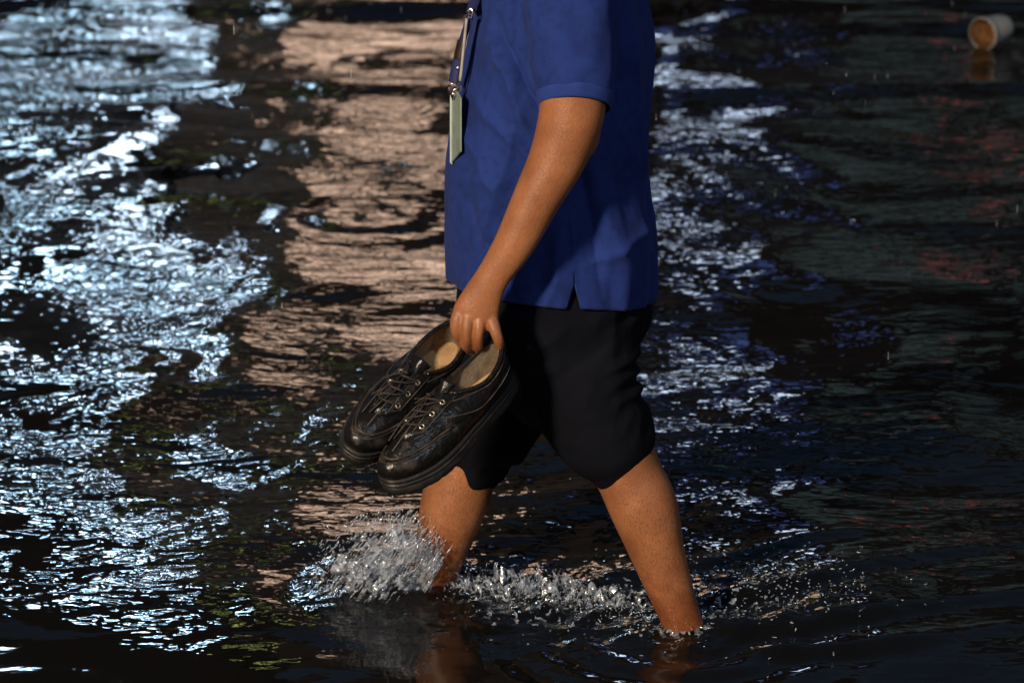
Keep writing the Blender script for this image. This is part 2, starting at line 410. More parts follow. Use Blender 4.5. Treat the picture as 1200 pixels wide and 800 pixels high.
chop *= np.clip(0.78 + 0.75 * perlin(X * 1.5, Y * 0.8, 61) + 0.45 * perlin(X * 4.2, Y * 2.6, 62), 0.2, 1.5)
chop = np.clip(chop + 0.9 * churn_mask(X, Y), 0, 1.6)
at.data.foreach_set('value', chop.ravel())

def water_material():
    m = bpy.data.materials.new('murky_water'); m.use_nodes = True; nt = m.node_tree; N = nt.nodes; K = nt.links
    N.clear()
    out = N.new('ShaderNodeOutputMaterial')
    tc = N.new('ShaderNodeTexCoord')
    att = N.new('ShaderNodeAttribute'); att.attribute_name = 'chop'
    def noise(scale, sy, detail, dist=0.0):
        mp = N.new('ShaderNodeMapping'); mp.inputs['Scale'].default_value = (0.66, sy, 1); K.new(tc.outputs['Object'], mp.inputs['Vector'])
        n = N.new('ShaderNodeTexNoise'); n.inputs['Scale'].default_value = scale; n.inputs['Detail'].default_value = detail
        n.inputs['Distortion'].default_value = dist; K.new(mp.outputs[0], n.inputs['Vector']); return n
    n1 = noise(8, 1.3, 1.5, 0.7); n2 = noise(21, 1.25, 1.5, 0.6); n3 = noise(52, 1.2, 1.0, 0.3)
    prev = None
    for n, d in ((n1, 0.0058), (n2, 0.0030), (n3, 0.0010)):
        b = N.new('ShaderNodeBump'); b.inputs['Distance'].default_value = d
        K.new(att.outputs['Fac'], b.inputs['Strength']); K.new(n.outputs['Fac'], b.inputs['Height'])
        if prev: K.new(prev.outputs[0], b.inputs['Normal'])
        prev = b
    fr = N.new('ShaderNodeFresnel'); fr.inputs['IOR'].default_value = 1.33; K.new(prev.outputs[0], fr.inputs['Normal'])
    gl = N.new('ShaderNodeBsdfGlossy'); gl.inputs['Roughness'].default_value = 0.022; gl.inputs['Color'].default_value = (1, 1, 1, 1)
    K.new(prev.outputs[0], gl.inputs['Normal'])
    df = N.new('ShaderNodeBsdfDiffuse'); df.inputs['Color'].default_value = (0.0095, 0.0095, 0.0090, 1); K.new(prev.outputs[0], df.inputs['Normal'])
    tr = N.new('ShaderNodeBsdfTransparent'); tr.inputs['Color'].default_value = (0.50, 0.33, 0.20, 1)
    m1 = N.new('ShaderNodeMixShader'); m1.inputs[0].default_value = 0.42; K.new(df.outputs[0], m1.inputs[1]); K.new(tr.outputs[0], m1.inputs[2])
    m2 = N.new('ShaderNodeMixShader'); K.new(fr.outputs[0], m2.inputs[0]); K.new(m1.outputs[0], m2.inputs[1]); K.new(gl.outputs[0], m2.inputs[2])
    K.new(m2.outputs[0], out.inputs[0])
    return m
M['water'] = water_material()
water = link('flood_water', wm, M['water'])
tag(water, 'dark rippled flood water covering the street, glittering with lamp reflections', 'water', kind='structure')

mb = MB(); mb.add([(-80, -45, -0.2), (80, -45, -0.2), (80, 90, -0.2), (-80, 90, -0.2)], [(0, 1, 2, 3)])
tag(mb.build('road', M['asphalt'], smooth=False), 'flooded dark asphalt road under the water', 'road', kind='structure')
mb = MB(); mb.box((-60, 22.4, -0.19), (60, 40, 0.12))
tag(mb.build('pavement', M['concrete'], smooth=False), 'concrete pavement with kerb across the flooded street', 'pavement', kind='structure')
mb = MB(); mb.box((-60, -22, -0.19), (60, -6.9, 0.12))

# ------------------------------------------------------------------ the far side of the street (seen only as reflections)
def window(bd, x0, x1, z0, z1, yf, gm, mull=2, rows=2):
    fr = MB(); t = 0.05
    fr.box((x0 - t, yf - 0.06, z0 - t), (x1 + t, yf + 0.02, z0)); fr.box((x0 - t, yf - 0.06, z1), (x1 + t, yf + 0.02, z1 + t))
    fr.box((x0 - t, yf - 0.06, z0), (x0, yf + 0.02, z1)); fr.box((x1, yf - 0.06, z0), (x1 + t, yf + 0.02, z1))
    for i in range(1, mull):
        xm = x0 + (x1 - x0) * i / mull; fr.box((xm - 0.02, yf - 0.055, z0), (xm + 0.02, yf + 0.02, z1))
    for i in range(1, rows):
        zm = z0 + (z1 - z0) * i / rows; fr.box((x0, yf - 0.05, zm - 0.02), (x1, yf + 0.015, zm + 0.02))
    f = fr.build('window', M['frame'], bd, smooth=False)
    g = MB(); g.box((x0, yf - 0.02, z0), (x1, yf - 0.005, z1)); g.build('pane', gm, f, smooth=False)

def building(name, label, cat, x0, x1, h, wall_m, wins, depth=9, yf=25.0, lamps=()):
    bd = empty(name, (0, 0, 0))
    w = MB(); w.box((x0, yf, 0.12), (x1, yf + depth, h)); w.build('wall', wall_m, bd, smooth=False)
    r = MB(); r.box((x0 - 0.15, yf - 0.25, h), (x1 + 0.15, yf + depth + 0.1, h + 0.3)); r.build('roof', M['concrete'], bd, smooth=False)
    for lx, lz in lamps:
        k = MB(); k.box((lx - 0.05, yf - 0.10, lz + 0.10), (lx + 0.05, yf - 0.003, lz + 0.16)); wl = k.build('wall_lamp', M['frame'], bd, smooth=False)
        k = MB(); ellipsoid(k, (lx, yf - 0.12, lz), (0.065, 0.065, 0.085), 14, 9); k.build('globe', M['glow_lamp'], wl)
    for wv in wins: window(bd, *wv[:4], yf, wv[4], *(wv[5:] if len(wv) > 5 else ()))
    tag(bd, label, cat)
    return bd

building('office_building', 'tall office block whose bright cool white windows glitter across the left water', 'building', -13.0, -2.75, 12.5, M['plaster_dark'],
         [(-8.6, -7.8, 3.0, 5.2, M['glow_dim'], 2, 3), (-4.60, -4.42, 5.1, 5.7, M['glow_white'], 1, 1), (-4.10, -3.85, 7.4, 8.2, M['glow_white'], 1, 1), (-4.9, -4.45, 8.85, 9.15, M['glow_white'], 1, 1), (-3.85, -3.3, 9.15, 9.45, M['glow_white'], 1, 1)], lamps=[(-4.75, 3.7), (-3.7, 3.7), (-3.0, 3.8), (-3.25, 5.6), (-2.9, 4.7), (-2.9, 6.9)])
building('apartment_building', 'beige apartment building whose glowing warm panes stand in for a lamp-lit wall, mirrored beside the blue shirt', 'building', -2.45, 0.75, 11.0, M['plaster'],
         [(-1.72, -0.2, 3.0, 5.05, M['glow_warm'], 3, 1), (-1.55, -0.2, 5.5, 6.5, M['glow_warm'], 3, 1), (-1.75, -1.45, 8.3, 8.75, M['glow_warm'], 1, 1)])  # wide warm panes glow in place of a lamp-lit beige wall
building('shop_building', 'dark shop building across the street behind the walker, with added dim glowing windows', 'building', 1.0, 10.5, 10.0, M['plaster_dark'], [(2.6, 4.4, 3.2, 6.4, M['glow_dim'], 3, 2), (4.8, 6.8, 3.6, 8.2, M['glow_dim'], 3, 3)])  # dim teal panes added to tint the dark water on the right

def street_lamp(x, y, h, reach, lens, label, group=None):
    r = empty('street_lamp', (x, y, 0.12))
    p = MB(); p.lathe([(0.001, 0.0), (0.14, 0.0), (0.14, 0.35), (0.085, 0.45), (0.06, h - 0.4), (0.05, h)], 14); p.build('pole', M['pole'], r)
    a = MB(); a.tube([(0, 0, h - 0.3), (0, reach * 0.3, h + 0.05), (0, reach * 0.7, h + 0.22), (0, reach, h + 0.25)], 0.035, 8); a.build('arm', M['pole'], r)
    hd = MB(); hd.box((-0.16, reach - 0.28 * math.copysign(1, reach), h + 0.2) if reach > 0 else (-0.16, reach - 0.4, h + 0.2),
                      (0.16, reach + 0.4, h + 0.32) if reach > 0 else (0.16, reach + 0.28, h + 0.32))
    hd.build('lamp_head', M['frame'], r, smooth=False)
    ln = MB(); ln.box((-0.14, reach - 0.3, h + 0.165), (0.14, reach + 0.3, h + 0.198)); ln.build('lens', lens, r, smooth=False)
    tag(r, label, 'street lamp', group)
    return r
street_lamp(-2.95, 22.8, 5.3, -1.0, M['glow_lamp'], 'far street lamp with cool white lens that sparkles between white and warm reflections')

sg = empty('light_sign', (1.55, 24.6, 0))
b = MB(); b.box((-0.19, 0, 3.2), (0.19, 0.3, 4.8)); b.box((-0.1, 0.3, 3.6), (0.1, 0.42, 4.6)); b.build('cabinet', M['frame'], sg, smooth=False)
b = MB(); b.box((-0.14, -0.02, 3.25), (0.14, -0.003, 4.75)); b.build('panel', M['glow_column'], sg, smooth=False)
tag(sg, 'upright white backlit sign mirrored as the pale column right of the walker', 'sign')
sg = empty('neon_sign', (1.75, 24.6, 0))
b = MB(); b.box((-0.4, 0, 6.4), (0.5, 0.3, 7.4)); b.box((-0.1, 0.3, 6.5), (0.1, 0.42, 7.5)); b.build('cabinet', M['frame'], sg, smooth=False)
b = MB(); b.box((-0.36, -0.02, 6.45), (0.46, -0.003, 7.35)); b.build('panel', M['glow_blue'], sg, smooth=False)
tag(sg, 'blue backlit sign mirrored low in the water right of the walker', 'sign')
sg = empty('traffic_light', (3.75, 23.0, 0.12))
b = MB(); b.lathe([(0.001, 0), (0.11, 0), (0.11, 0.3), (0.06, 0.4), (0.055, 2.9)], 12); b.build('pole', M['pole'], sg)
b = MB(); b.box((-0.17, -0.12, 1.9), (0.17, 0.12, 2.95)); b.build('housing', M['frame'], sg, smooth=False)
for k, mm in enumerate((M['glow_red'], M['frame'], M['frame'])):
    b = MB(); n = 16
    vs = [(0.12 * math.cos(i * 2 * math.pi / n), -0.125 - d, 2.75 - 0.33 * k + 0.12 * math.sin(i * 2 * math.pi / n)) for d in (0, 0.02) for i in range(n)]
    b.add(vs, [(i, (i + 1) % n, n + (i + 1) % n, n + i) for i in range(n)] + [tuple(range(n, 2 * n))]); b.build('lens', mm, sg)
tag(sg, 'traffic light showing red, mirrored near the floating cup', 'traffic light')
sg = empty('green_sign', (-2.35, 22.9, 0.12))
b = MB(); b.lathe([(0.05, 0), (0.05, 8.9)], 10); b.build('pole', M['pole'], sg)
b = MB(); b.box((-0.34, -0.12, 8.2), (0.34, -0.05, 8.7)); b.build('cabinet', M['frame'], sg, smooth=False)
b = MB()
for (x0, z0, x1, z1) in ((-0.30, 8.25, -0.24, 8.65), (0.24, 8.25, 0.30, 8.65), (-0.235, 8.59, 0.235, 8.65), (-0.235, 8.25, 0.235, 8.31)):
    b.box((x0, -0.135, z0), (x1, -0.122, z1))
b.build('tube_light', M['glow_green'], sg, smooth=False)
tag(sg, 'small yellow green outlined sign mirrored in the calm water at lower left', 'sign')

# lamp on the near kerb, the one that lights the walker
def kerb_lamp(pos, lens, label, power, size, col):
    kl = street_lamp(pos[0], pos[1] - 1.0, pos[2] - 0.29, 1.0, lens, label, 'street lamps on the near kerb')
    ld = bpy.data.lights.new('lamp_light', 'AREA'); ld.shape = 'DISK'; ld.size = size; ld.energy = power; ld.color = col
    lo = bpy.data.objects.new('lamp_light', ld); COL.objects.link(lo); lo.parent = kl
    lo.location = (0, 1.0, pos[2] - 0.12 - 0.02)
    lo.rotation_euler = (Vector((0, 0, 0.45)) - Vector(pos)).to_track_quat('-Z', 'Y').to_euler()
kerb_lamp(KEY_POS, M['glow_key'], 'warm street lamp on the near kerb that lights the walker', KEY_POWER, 0.9, KEY_COL)
kerb_lamp((5.2, -8.2, 5.4), M['glow_lamp'], 'unseen cool fill lamp added on the near kerb behind the viewer, to the right', 170.0, 0.6, (0.78, 0.88, 1.0))  # added fill light, lifts the shaded side of the shirt

# ------------------------------------------------------------------ the walker
body = MB()
# torso
tor = [(650, 395, 0.06, 70), (650, 380, 0.12, 140), (650, 340, 0.168, 212), (646, 260, 0.172, 225), (642, 190, 0.165, 218), (648, 110, 0.165, 204), (656, 30, 0.175, 184), (663, -45, 0.185, 160), (665, -95, 0.15, 120), (662, -128, 0.085, 92), (655, -165, 0.057, 84), (650, -195, 0.055, 82)]
st = []
for px, py, hw, w in tor:
    p = P(px, py, 0); st.append((p.x, 0, p.z, w * 0.5 * mpp(py, 0), hw))
loft(body, st, n=32, m=5)
# head, out of the picture above
hc = P(640, -265, 0)
hx, hy, hz = hc
ellipsoid(body, (hx + 0.012, 0, hz + 0.02), (0.095, 0.076, 0.105))
loft(body, [(hx - 0.035, 0, hz + 0.02, 0.05, 0.066), (hx - 0.045, 0, hz - 0.04, 0.042, 0.058), (hx - 0.058, 0, hz - 0.085, 0.034, 0.04), (hx - 0.062, 0, hz - 0.10, 0.022, 0.026)], n=16)
loft(body, [(hx - 0.085, 0, hz + 0.015, 0.008, 0.008), (hx - 0.098, 0, hz - 0.012, 0.011, 0.012), (hx - 0.104, 0, hz - 0.03, 0.012, 0.017), (hx - 0.090, 0, hz - 0.036, 0.010, 0.018)], n=12)
loft(body, [(hx - 0.082, 0, hz - 0.052, 0.010, 0.024), (hx - 0.083, 0, hz - 0.062, 0.010, 0.024)], n=12)
loft(body, [(hx - 0.078, -0.05, hz + 0.03, 0.010, 0.012), (hx - 0.088, 0, hz + 0.034, 0.010, 0.012), (hx - 0.078, 0.05, hz + 0.03, 0.010, 0.012)], n=10)
for s in (-1, 1):
    ellipsoid(body, (hx + 0.01, s * 0.080, hz - 0.005), (0.019, 0.010, 0.033), 14, 10)
    ellipsoid(body, (hx - 0.076, s * 0.032, hz + 0.008), (0.012, 0.014, 0.010), 12, 8)

# arms: the near one traced, the far one its mirror
ARM = [(664, -70, -0.150, 118, 0.9), (668, -20, -0.205, 104, 1.0), (670, 50, -0.240, 90, 1.0), (671, 112, -0.252, 80, 1.0), (668, 142, -0.257, 76, 1.0),
       (653, 186, -0.262, 67, 1.0), (630, 231, -0.268, 57, 0.98), (603, 285, -0.272, 48, 0.92), (579, 322, -0.274, 40, 0.80), (566, 346, -0.275, 46, 0.58), (558, 366, -0.276, 54, 0.46), (555, 377, -0.276, 52, 0.42)]
FING = [
    [(541, 362, -0.270, 18), (535.5, 376, -0.279, 16.5), (535.5, 389, -0.278, 14.5), (540, 400, -0.262, 13), (547, 407, -0.244, 10.5)],
    [(551, 361, -0.272, 19), (548, 378, -0.2855, 16), (547, 390, -0.290, 11.4), (547, 399, -0.286, 11.2), (547, 406, -0.273, 12), (552, 411, -0.254, 10.5)],
    [(562, 361, -0.272, 19), (562, 378, -0.2855, 15.6), (561, 390, -0.291, 11.4), (560.5, 399, -0.286, 11.2), (560, 405, -0.275, 12), (558, 409, -0.254, 10.5)],
    [(571, 360, -0.270, 18), (576.5, 376, -0.282, 16.5), (581, 389, -0.290, 14), (584, 398, -0.289, 12.8), (585.5, 406, -0.281, 11)],
    [(560, 345, -0.262, 20), (551, 366, -0.250, 18), (550, 394, -0.250, 14.5), (559, 417, -0.258, 11.5)],
]
def mirror(st): return [(x, -y, z, a, b) for x, y, z, a, b in st]
arm_st = [L(*r) for r in ARM]
for side in (0, 1):
    A = arm_st if side == 0 else mirror(arm_st)
    loft(body, A, n=56, m=6)
    for fg in FING:
        F = [L(*r, 1.0) for r in fg]
        if side: F = mirror(F)
        loft(body, F, n=24, m=5)
        for q in F[1:3]:   # knuckles
            pass
# elbow point and forearm muscle
e = P(684, 152, -0.256); ellipsoid(body, e, (0.026, 0.030, 0.045), 20, 14)
# legs
near = [L(664, 400, -0.085, 120, 0.62), L(690, 460, -0.10, 100, 0.8), L(716, 512, -0.105, 84), L(727, 535, -0.105, 82), L(739, 560, -0.106, 79), L(755, 596, -0.11, 80), L(771, 648, -0.114, 64),
        L(789, 700, -0.118, 52), L(803, 738, -0.12, 48), L(817, 790, -0.122, 52), L(826, 828, -0.124, 58)]
loft(body, near, n=56, m=6)
far = [L(618, 405, 0.085, 115, 0.62), L(594, 460, 0.10, 98, 0.75), L(566, 512, 0.10, 84), L(549, 535, 0.10, 84), L(540, 562, 0.10, 81), L(529, 600, 0.10, 76), L(517, 645, 0.10, 61),
       L(505, 690, 0.10, 49), L(499, 720, 0.10, 50), L(497, 742, 0.10, 56)]
loft(body, far, n=56, m=6)
def foot(mb, ank, tip_dz):
    x, y, z = ank
    loft(mb, [(x + 0.045, y, z - 0.03, 0.030, 0.032), (x + 0.005, y, z - 0.03, 0.040, 0.034), (x - 0.06, y, z - 0.035 + 0.3 * tip_dz, 0.030, 0.037), (x - 0.12, y, z - 0.05 + 0.7 * tip_dz, 0.021, 0.043), (x - 0.165, y, z - 0.055 + tip_dz, 0.015, 0.044)], n=16)
    for k in range(5):
        yy = y - 0.036 + 0.018 * k; ln = (0.030, 0.033, 0.030, 0.026, 0.022)[k]
        r = (0.012, 0.009, 0.009, 0.0085, 0.008)[k]
        loft(mb, [(x - 0.155, yy, z - 0.058 + tip_dz, r, r), (x - 0.175 - ln * 0.5, yy, z - 0.060 + tip_dz, r, r), (x - 0.18 - ln, yy, z - 0.066 + tip_dz, r * 0.8, r * 0.8)], n=10, m=3)
a = P(824, 822, -0.124); foot(body, (a.x, a.y, -0.127), 0.0)
a = P(497, 735, 0.10); foot(body, (a.x, a.y, a.z + 0.02), 0.035)

bme = remeshed(body, 'person', 0.0022, 5)
person = link('person', bme, M['skin'])
tag(person, 'person in blue polo shirt and black shorts wading barelegged, holding shoes', 'person')

# finger nails
for fg, nm in ((FING[3], 1),):
    p = P(586.5, 409.5, -0.2845)
    mbn = MB(); ellipsoid(mbn, p, (0.0042, 0.0022, 0.0050), 12, 8); mbn.build('fingernail', M['nail'], person)

# hair cap
hm = MB(); ellipsoid(hm, (hx + 0.018, 0, hz + 0.045), (0.099, 0.082, 0.092)); hm.build('hair', M['hair'], person)

# ---- shorts
sh = MB()
hip = [(648, 290, 0.180, 216), (650, 345, 0.186, 229), (652, 385, 0.178, 214), (655, 420, 0.165, 170)]
st = []
for px, py, hw, w in hip:
    p = P(px, py, 0); st.append((p.x, 0, p.z, w * 0.5 * mpp(py, 0), hw))
loft(sh, st, n=32, m=5)
loft(sh, [L(672, 365, -0.085, 150, 0.70), L(675, 405, -0.10, 150, 0.66), L(682, 450, -0.105, 140, 0.74), L(699, 490, -0.106, 126, 0.82), L(717, 522, -0.106, 110, 0.9), L(724, 535, -0.106, 96, 0.95), L(727.5, 542, -0.106, 82, 1.0)], n=28, m=6)
loft(sh, [L(622, 365, 0.085, 150, 0.75), L(606, 405, 0.095, 146, 0.85), L(594, 450, 0.10, 134, 0.92), L(574, 495, 0.10, 116, 0.98), L(562, 516, 0.10, 108, 1.0), L(557, 529, 0.10, 98, 1.0), L(556, 536, 0.10, 88, 1.0)], n=28, m=6)
sme = remeshed(sh, 'shorts', 0.0036, 6)
v, n = get_vn(sme)
# wrinkles: gathered creases behind the knee and seat, long soft drape elsewhere
xz = v[:, 0]; zz = v[:, 2]
back = sstep(P(690, 450, 0).x, P(750, 450, 0).x, xz + 0.0)
zt, zb = P(700, 365, -0.1).z, P(700, 480, -0.1).z
band = sstep(zb - 0.03, zb + 0.04, zz) * sstep(zt + 0.04, zt - 0.02, zz)
cr = np.sin(2 * np.pi * (zz * 1.0 - 0.55 * xz + 0.02 * perlin(xz * 14, zz * 14, 8)) / 0.040 + 2.0 * perlin(v[:, 1] * 9, zz * 12, 5))
d = 0.0042 * back * band * cr
hz_ = P(727, 540, -0.1).z
hemb = np.exp(-((zz - hz_ - 0.01) / 0.04) ** 2)
d *= 1 - 0.9 * hemb
d += (1 - 0.9 * hemb) * (0.0055 * perlin(v[:, 1] * 12 + xz * 13 + 3 * zz, zz * 4, 6) + 0.0026 * (1 - 2.4 * np.abs(perlin(xz * 15 + v[:, 1] * 12 - zz * 9, zz * 8 + xz * 6, 7))))
ang = np.arctan2(v[:, 1] - np.where(v[:, 1] < 0, -0.106, 0.105), xz - np.where(v[:, 1] < 0, P(722, 530, -0.1).x, P(556, 525, 0.1).x))
d += 0.0004 * hemb * perlin(ang * 3.2, zz * 8 + np.sign(v[:, 1]) * 5, 12)
set_v(sme, v + n * d[:, None])
shorts = link('shorts', sme, M['shorts'], person)

# ---- polo shirt
PX = [(-138, 630, 690, 0.085), (-118, 604, 716, 0.145), (-85, 585, 738, 0.185), (-40, 566, 750, 0.203), (0, 558, 757, 0.205), (50, 549, 765, 0.202), (100, 537, 764, 0.197), (150, 526, 759, 0.193), (200, 521, 758, 0.190), (260, 522, 766, 0.190), (305, 525, 769, 0.193), (330, 527, 770, 0.195)]
rows = catmull([(P(l, py, 0).x, P(r, py, 0).x, hw, P(l, py, 0).z) for py, l, r, hw in PX], 18)
zfront, zback = 0.566, 0.531
rows = [r for r in rows if r[3] > 0.605]
NT = 360
TH_S = R(100)                   # the side vent; 0 = front, 90 = camera side
verts = []; nr = len(rows)
extra = 10
thetas = TH_S + np.linspace(0, 2 * np.pi, NT + 1)
apex = P(678, 333, -0.19).z
for i in range(nr + extra):
    base = rows[min(i, nr - 1)]
    for j, th in enumerate(thetas):
        cx = (base[0] + base[1]) / 2; ax = (base[1] - base[0]) / 2; by = base[2]
        if i < nr: z = base[3]
        else:
            ze = zfront + (zback - zfront) * (1 - math.cos(th)) / 2 + 0.014 * abs(math.sin(th)) ** 2
            z = rows[-1][3] + (ze - rows[-1][3]) * (i - nr + 1) / extra
        c, s = math.cos(th), math.sin(th); e = 0.92
        x = cx - ax * math.copysign(abs(c) ** e, c); y = -by * math.copysign(abs(s) ** e, s)
        if z < apex and (j < 22 or j > NT - 22):
            op = (apex - z) * 0.30
            fall = 1 - (j if j < 22 else NT - j) / 22.0
            x += (1 if j < 22 else -1) * op * fall * 0.95
            y -= 0.004 * fall * (apex - z) / 0.05
        verts.append((x, y, z))
nrow = nr + extra; nc = NT + 1
V = np.array(verts).reshape(nrow, nc, 3)
# folds: displacement along the horizontal outward direction
x_, y_, z_ = V[..., 0], V[..., 1], V[..., 2]
th2 = np.tile(thetas, (nrow, 1))
pxx = 600 + (x_ / mpp(200, -0.1)); pyy = 400 - (z_ - P(600, 400, -0.15).z) / mpp(300, -0.15)
def ridge(x0, y0, x1, y1, w, a):
    dx, dy = x1 - x0, y1 - y0; ln = math.hypot(dx, dy); dx /= ln; dy /= ln
    u = ((pxx - x0) * dx + (pyy - y0) * dy) / ln; q = -(pxx - x0) * dy + (pyy - y0) * dx
    q = q + 6 * perlin(u * 2.2, x0 * 0.1, 36); return a * np.exp(-np.sqrt((q / (0.62 * w)) ** 2 + 0.12) + 0.35) * sstep(-0.25, 0.2, u) * sstep(1.25, 0.75, u)
d = 0.0060 * perlin(th2 * 2.4, z_ * 3.0, 31) + 0.0040 * perlin(th2 * 5.5, z_ * 6, 32) + 0.0008 * perlin(th2 * 9 + z_ * 9, z_ * 14, 33)
nearm = sstep(0.0, -0.08, y_)
f = ridge(612, 110, 560, 300, 13, 0.006) + ridge(600, 70, 575, 40, 12, 0.005) + ridge(690, 190, 735, 330, 18, 0.0045) + ridge(660, 250, 640, 350, 13, 0.006) \
  + ridge(735, 20, 748, 200, 9, 0.007) + ridge(720, 130, 765, 250, 14, 0.004) + ridge(600, 200, 545, 210, 14, 0.003) + ridge(700, 300, 765, 270, 10, 0.004) - ridge(672, 120, 708, 330, 13, 0.007) - ridge(588, 22, 628, 110, 7, 0.007) + ridge(575, 30, 618, 130, 8, 0.005) + ridge(560, 110, 640, 190, 9, 0.0045) + ridge(545, 150, 610, 250, 9, 0.0035) - ridge(550, 235, 600, 330, 9, 0.004)
d += 1.8 * f * nearm
hemw = sstep(0.66, 0.56, z_); d += hemw * 0.006 * perlin(th2 * 3.1, z_ * 2, 35) * nearm
V[..., 0] += -np.cos(th2) * d; V[..., 1] += -np.sin(th2) * d
bm = bmesh.new()
bv = [bm.verts.new(q) for q in V.reshape(-1, 3)]
for i in range(nrow - 1):
    for j in range(nc - 1):
        bm.faces.new((bv[i * nc + j], bv[(i + 1) * nc + j], bv[(i + 1) * nc + j + 1], bv[i * nc + j + 1]))
seam = [q for i in range(nrow) for q in (bv[i * nc], bv[i * nc + nc - 1]) if V[i, 0, 2] > apex]
bmesh.ops.remove_doubles(bm, verts=seam, dist=0.0006)
# sleeves in the same garment
def sleeve(bm, sgn):
    S = [(662, -95, -0.120, 125), (665, -70, -0.165, 124), (668, -30, -0.205, 118), (669, 0, -0.226, 113), (671, 40, -0.239, 106), (672.5, 80, -0.248, 97), (673.5, 104, -0.252, 90), (674, 112, -0.253, 87)]
    A = catmull([(*P(px, py, yy), w * 0.5 * mpp(py, yy)) for px, py, yy, w in S], 6)
    n = 56; ringv = []
    for i, (x, y, z, r) in enumerate(A):
        t = i / (len(A) - 1); k = 0.50 * t ** 2
        ring = []
        for j in range(n):
            q = 2 * math.pi * j / n
            rr = r * (1 + 0.030 * math.sin(5 * q + 6 * t) * (1 - 0.6 * t) + 0.075 * float(perlin(q * 2.2 + 40, t * 3.2, 3)) * math.sin(math.pi * min(1, t * 1.02)))
            ring.append(bm.verts.new((x + rr * math.cos(q), sgn * (y - rr * 0.98 * math.sin(q)), z + k * rr * math.sin(q) - 0.10 * t * rr * math.cos(q) * 0.3)))
        ringv.append(ring)
    for i in range(len(A) - 1):
        for j in range(n):
            fc = (ringv[i][j], ringv[i + 1][j], ringv[i + 1][(j + 1) % n], ringv[i][(j + 1) % n])
            bm.faces.new(fc if sgn > 0 else fc[::-1])
    return [tuple(q.co) for q in ringv[-1]]
endN = sleeve(bm, 1); endF = sleeve(bm, -1)
bmesh.ops.recalc_face_normals(bm, faces=bm.faces)
sm = bpy.data.meshes.new('polo_shirt'); bm.to_mesh(sm); bm.free()
shirt = link('polo_shirt', sm, M['shirt'], person)
so = shirt.modifiers.new('thickness', 'SOLIDIFY'); so.thickness = 0.0022; so.offset = 0
def cuff(end, sgn):
    c = sum((Vector(q) for q in end), Vector()) / len(end)
    mbc = MB(); vs = []; n = len(end)
    ax = Vector((0.015, 0, -1))
    prof = [(0.985, 0.004), (1.03, 0.003), (1.045, 0.0), (1.03, -0.006), (1.005, -0.013), (0.985, -0.0175), (0.955, -0.0185), (0.945, -0.012), (0.95, 0.002)]
    for s, dz in prof:
        vs += [c + (Vector(q) - c) * s - ax * dz for q in end]
    fs = [(i * n + j, i * n + (j + 1) % n, (i + 1) * n + (j + 1) % n, (i + 1) * n + j) for i in range(len(prof) - 1) for j in range(n)]
    mbc.add(vs, fs); mbc.build('sleeve_cuff', M['cuff'], shirt)
cuff(endN, 1); cuff(endF, -1)
# stitched hem line and collar
hl = MB(); hl.tube([tuple(V[nrow - 4, j]) for j in range(2, nc - 2)], 0.0011, 6); hl.build('hem_seam', M['cuff'], shirt)
cl = MB()
for k in range(1):
    ring0 = [tuple(V[0, j]) for j in range(0, nc - 1, 4)]
    c = sum((Vector(q) for q in ring0), Vector()) / len(ring0); n = len(ring0); vs = []
    for s, dz in ((1.0, 0.0), (0.86, 0.035), (0.82, 0.045), (0.9, 0.043), (1.08, 0.0), (1.10, -0.006), (1.02, -0.002)):
        vs += [c + (Vector(q) - c) * s + Vector((0, 0, dz)) for q in ring0]
    cl.add(vs, [(i * n + j, i * n + (j + 1) % n, (i + 1) * n + (j + 1) % n, (i + 1) * n + j) for i in range(6) for j in range(n)])
cl.build('collar', M['cuff'], shirt)

# ------------------------------------------------------------------ lanyard with badge
lan = empty('lanyard', tuple(P(535, 105, -0.03)))
tag(lan, 'navy neck lanyard with steel hook and pale green badge holder on the shirt front', 'lanyard')
lan_loc = Vector(lan.location)
def lp(px, py, Y): return P(px, py, Y) - lan_loc
def ribbon(mb, pts, w_dir, w, t):
    """flat strap along pts; w_dir width direction"""
    pts = catmull([tuple(p) for p in pts], 6); wd = Vector(w_dir).normalized(); vs = []
    for i, p in enumerate(pts):
        p = Vector(p); tg = Vector(pts[min(i + 1, len(pts) - 1)]) - Vector(pts[max(i - 1, 0)]); tg.normalize()
        a = (wd - tg * wd.dot(tg)).normalized(); b = tg.cross(a)
        vs += [p + a * w / 2 + b * t / 2, p - a * w / 2 + b * t / 2, p - a * w / 2 - b * t / 2, p + a * w / 2 - b * t / 2]
    m = len(pts); fs = []
    for i in range(m - 1):
        for k in range(4): fs.append((i * 4 + k, i * 4 + (k + 1) % 4, i * 4 + 4 + (k + 1) % 4, i * 4 + 4 + k))
    fs += [(3, 2, 1, 0), tuple((m - 1) * 4 + k for k in range(4))]
    mb.add(vs, fs)
WD = (0.75, -0.66, 0)
YL = -0.108
b = MB()
ribbon(b, [lp(640, -150, -0.075), lp(604, -115, -0.085), lp(580, -60, -0.075), lp(563, -15, -0.06), lp(553, 14, YL)], WD, 0.015, 0.0016)
ribbon(b, [lp(640, -150, 0.075), lp(604, -115, 0.085), lp(578, -60, 0.06), lp(560, -15, 0.02), lp(552, 14, YL + 0.01)], WD, 0.015, 0.0016)
ribbon(b, [lp(640, -150, -0.075), lp(672, -158, -0.05), lp(682, -160, 0.0), lp(672, -158, 0.05), lp(640, -150, 0.075)], (0, 0, 1), 0.015, 0.0016)
b.build('neck_strap', M['strap'], lan)
b = MB(); ribbon(b, [lp(551, 18, YL), lp(545, 38, YL), lp(541, 50, YL)], WD, 0.013, 0.002)
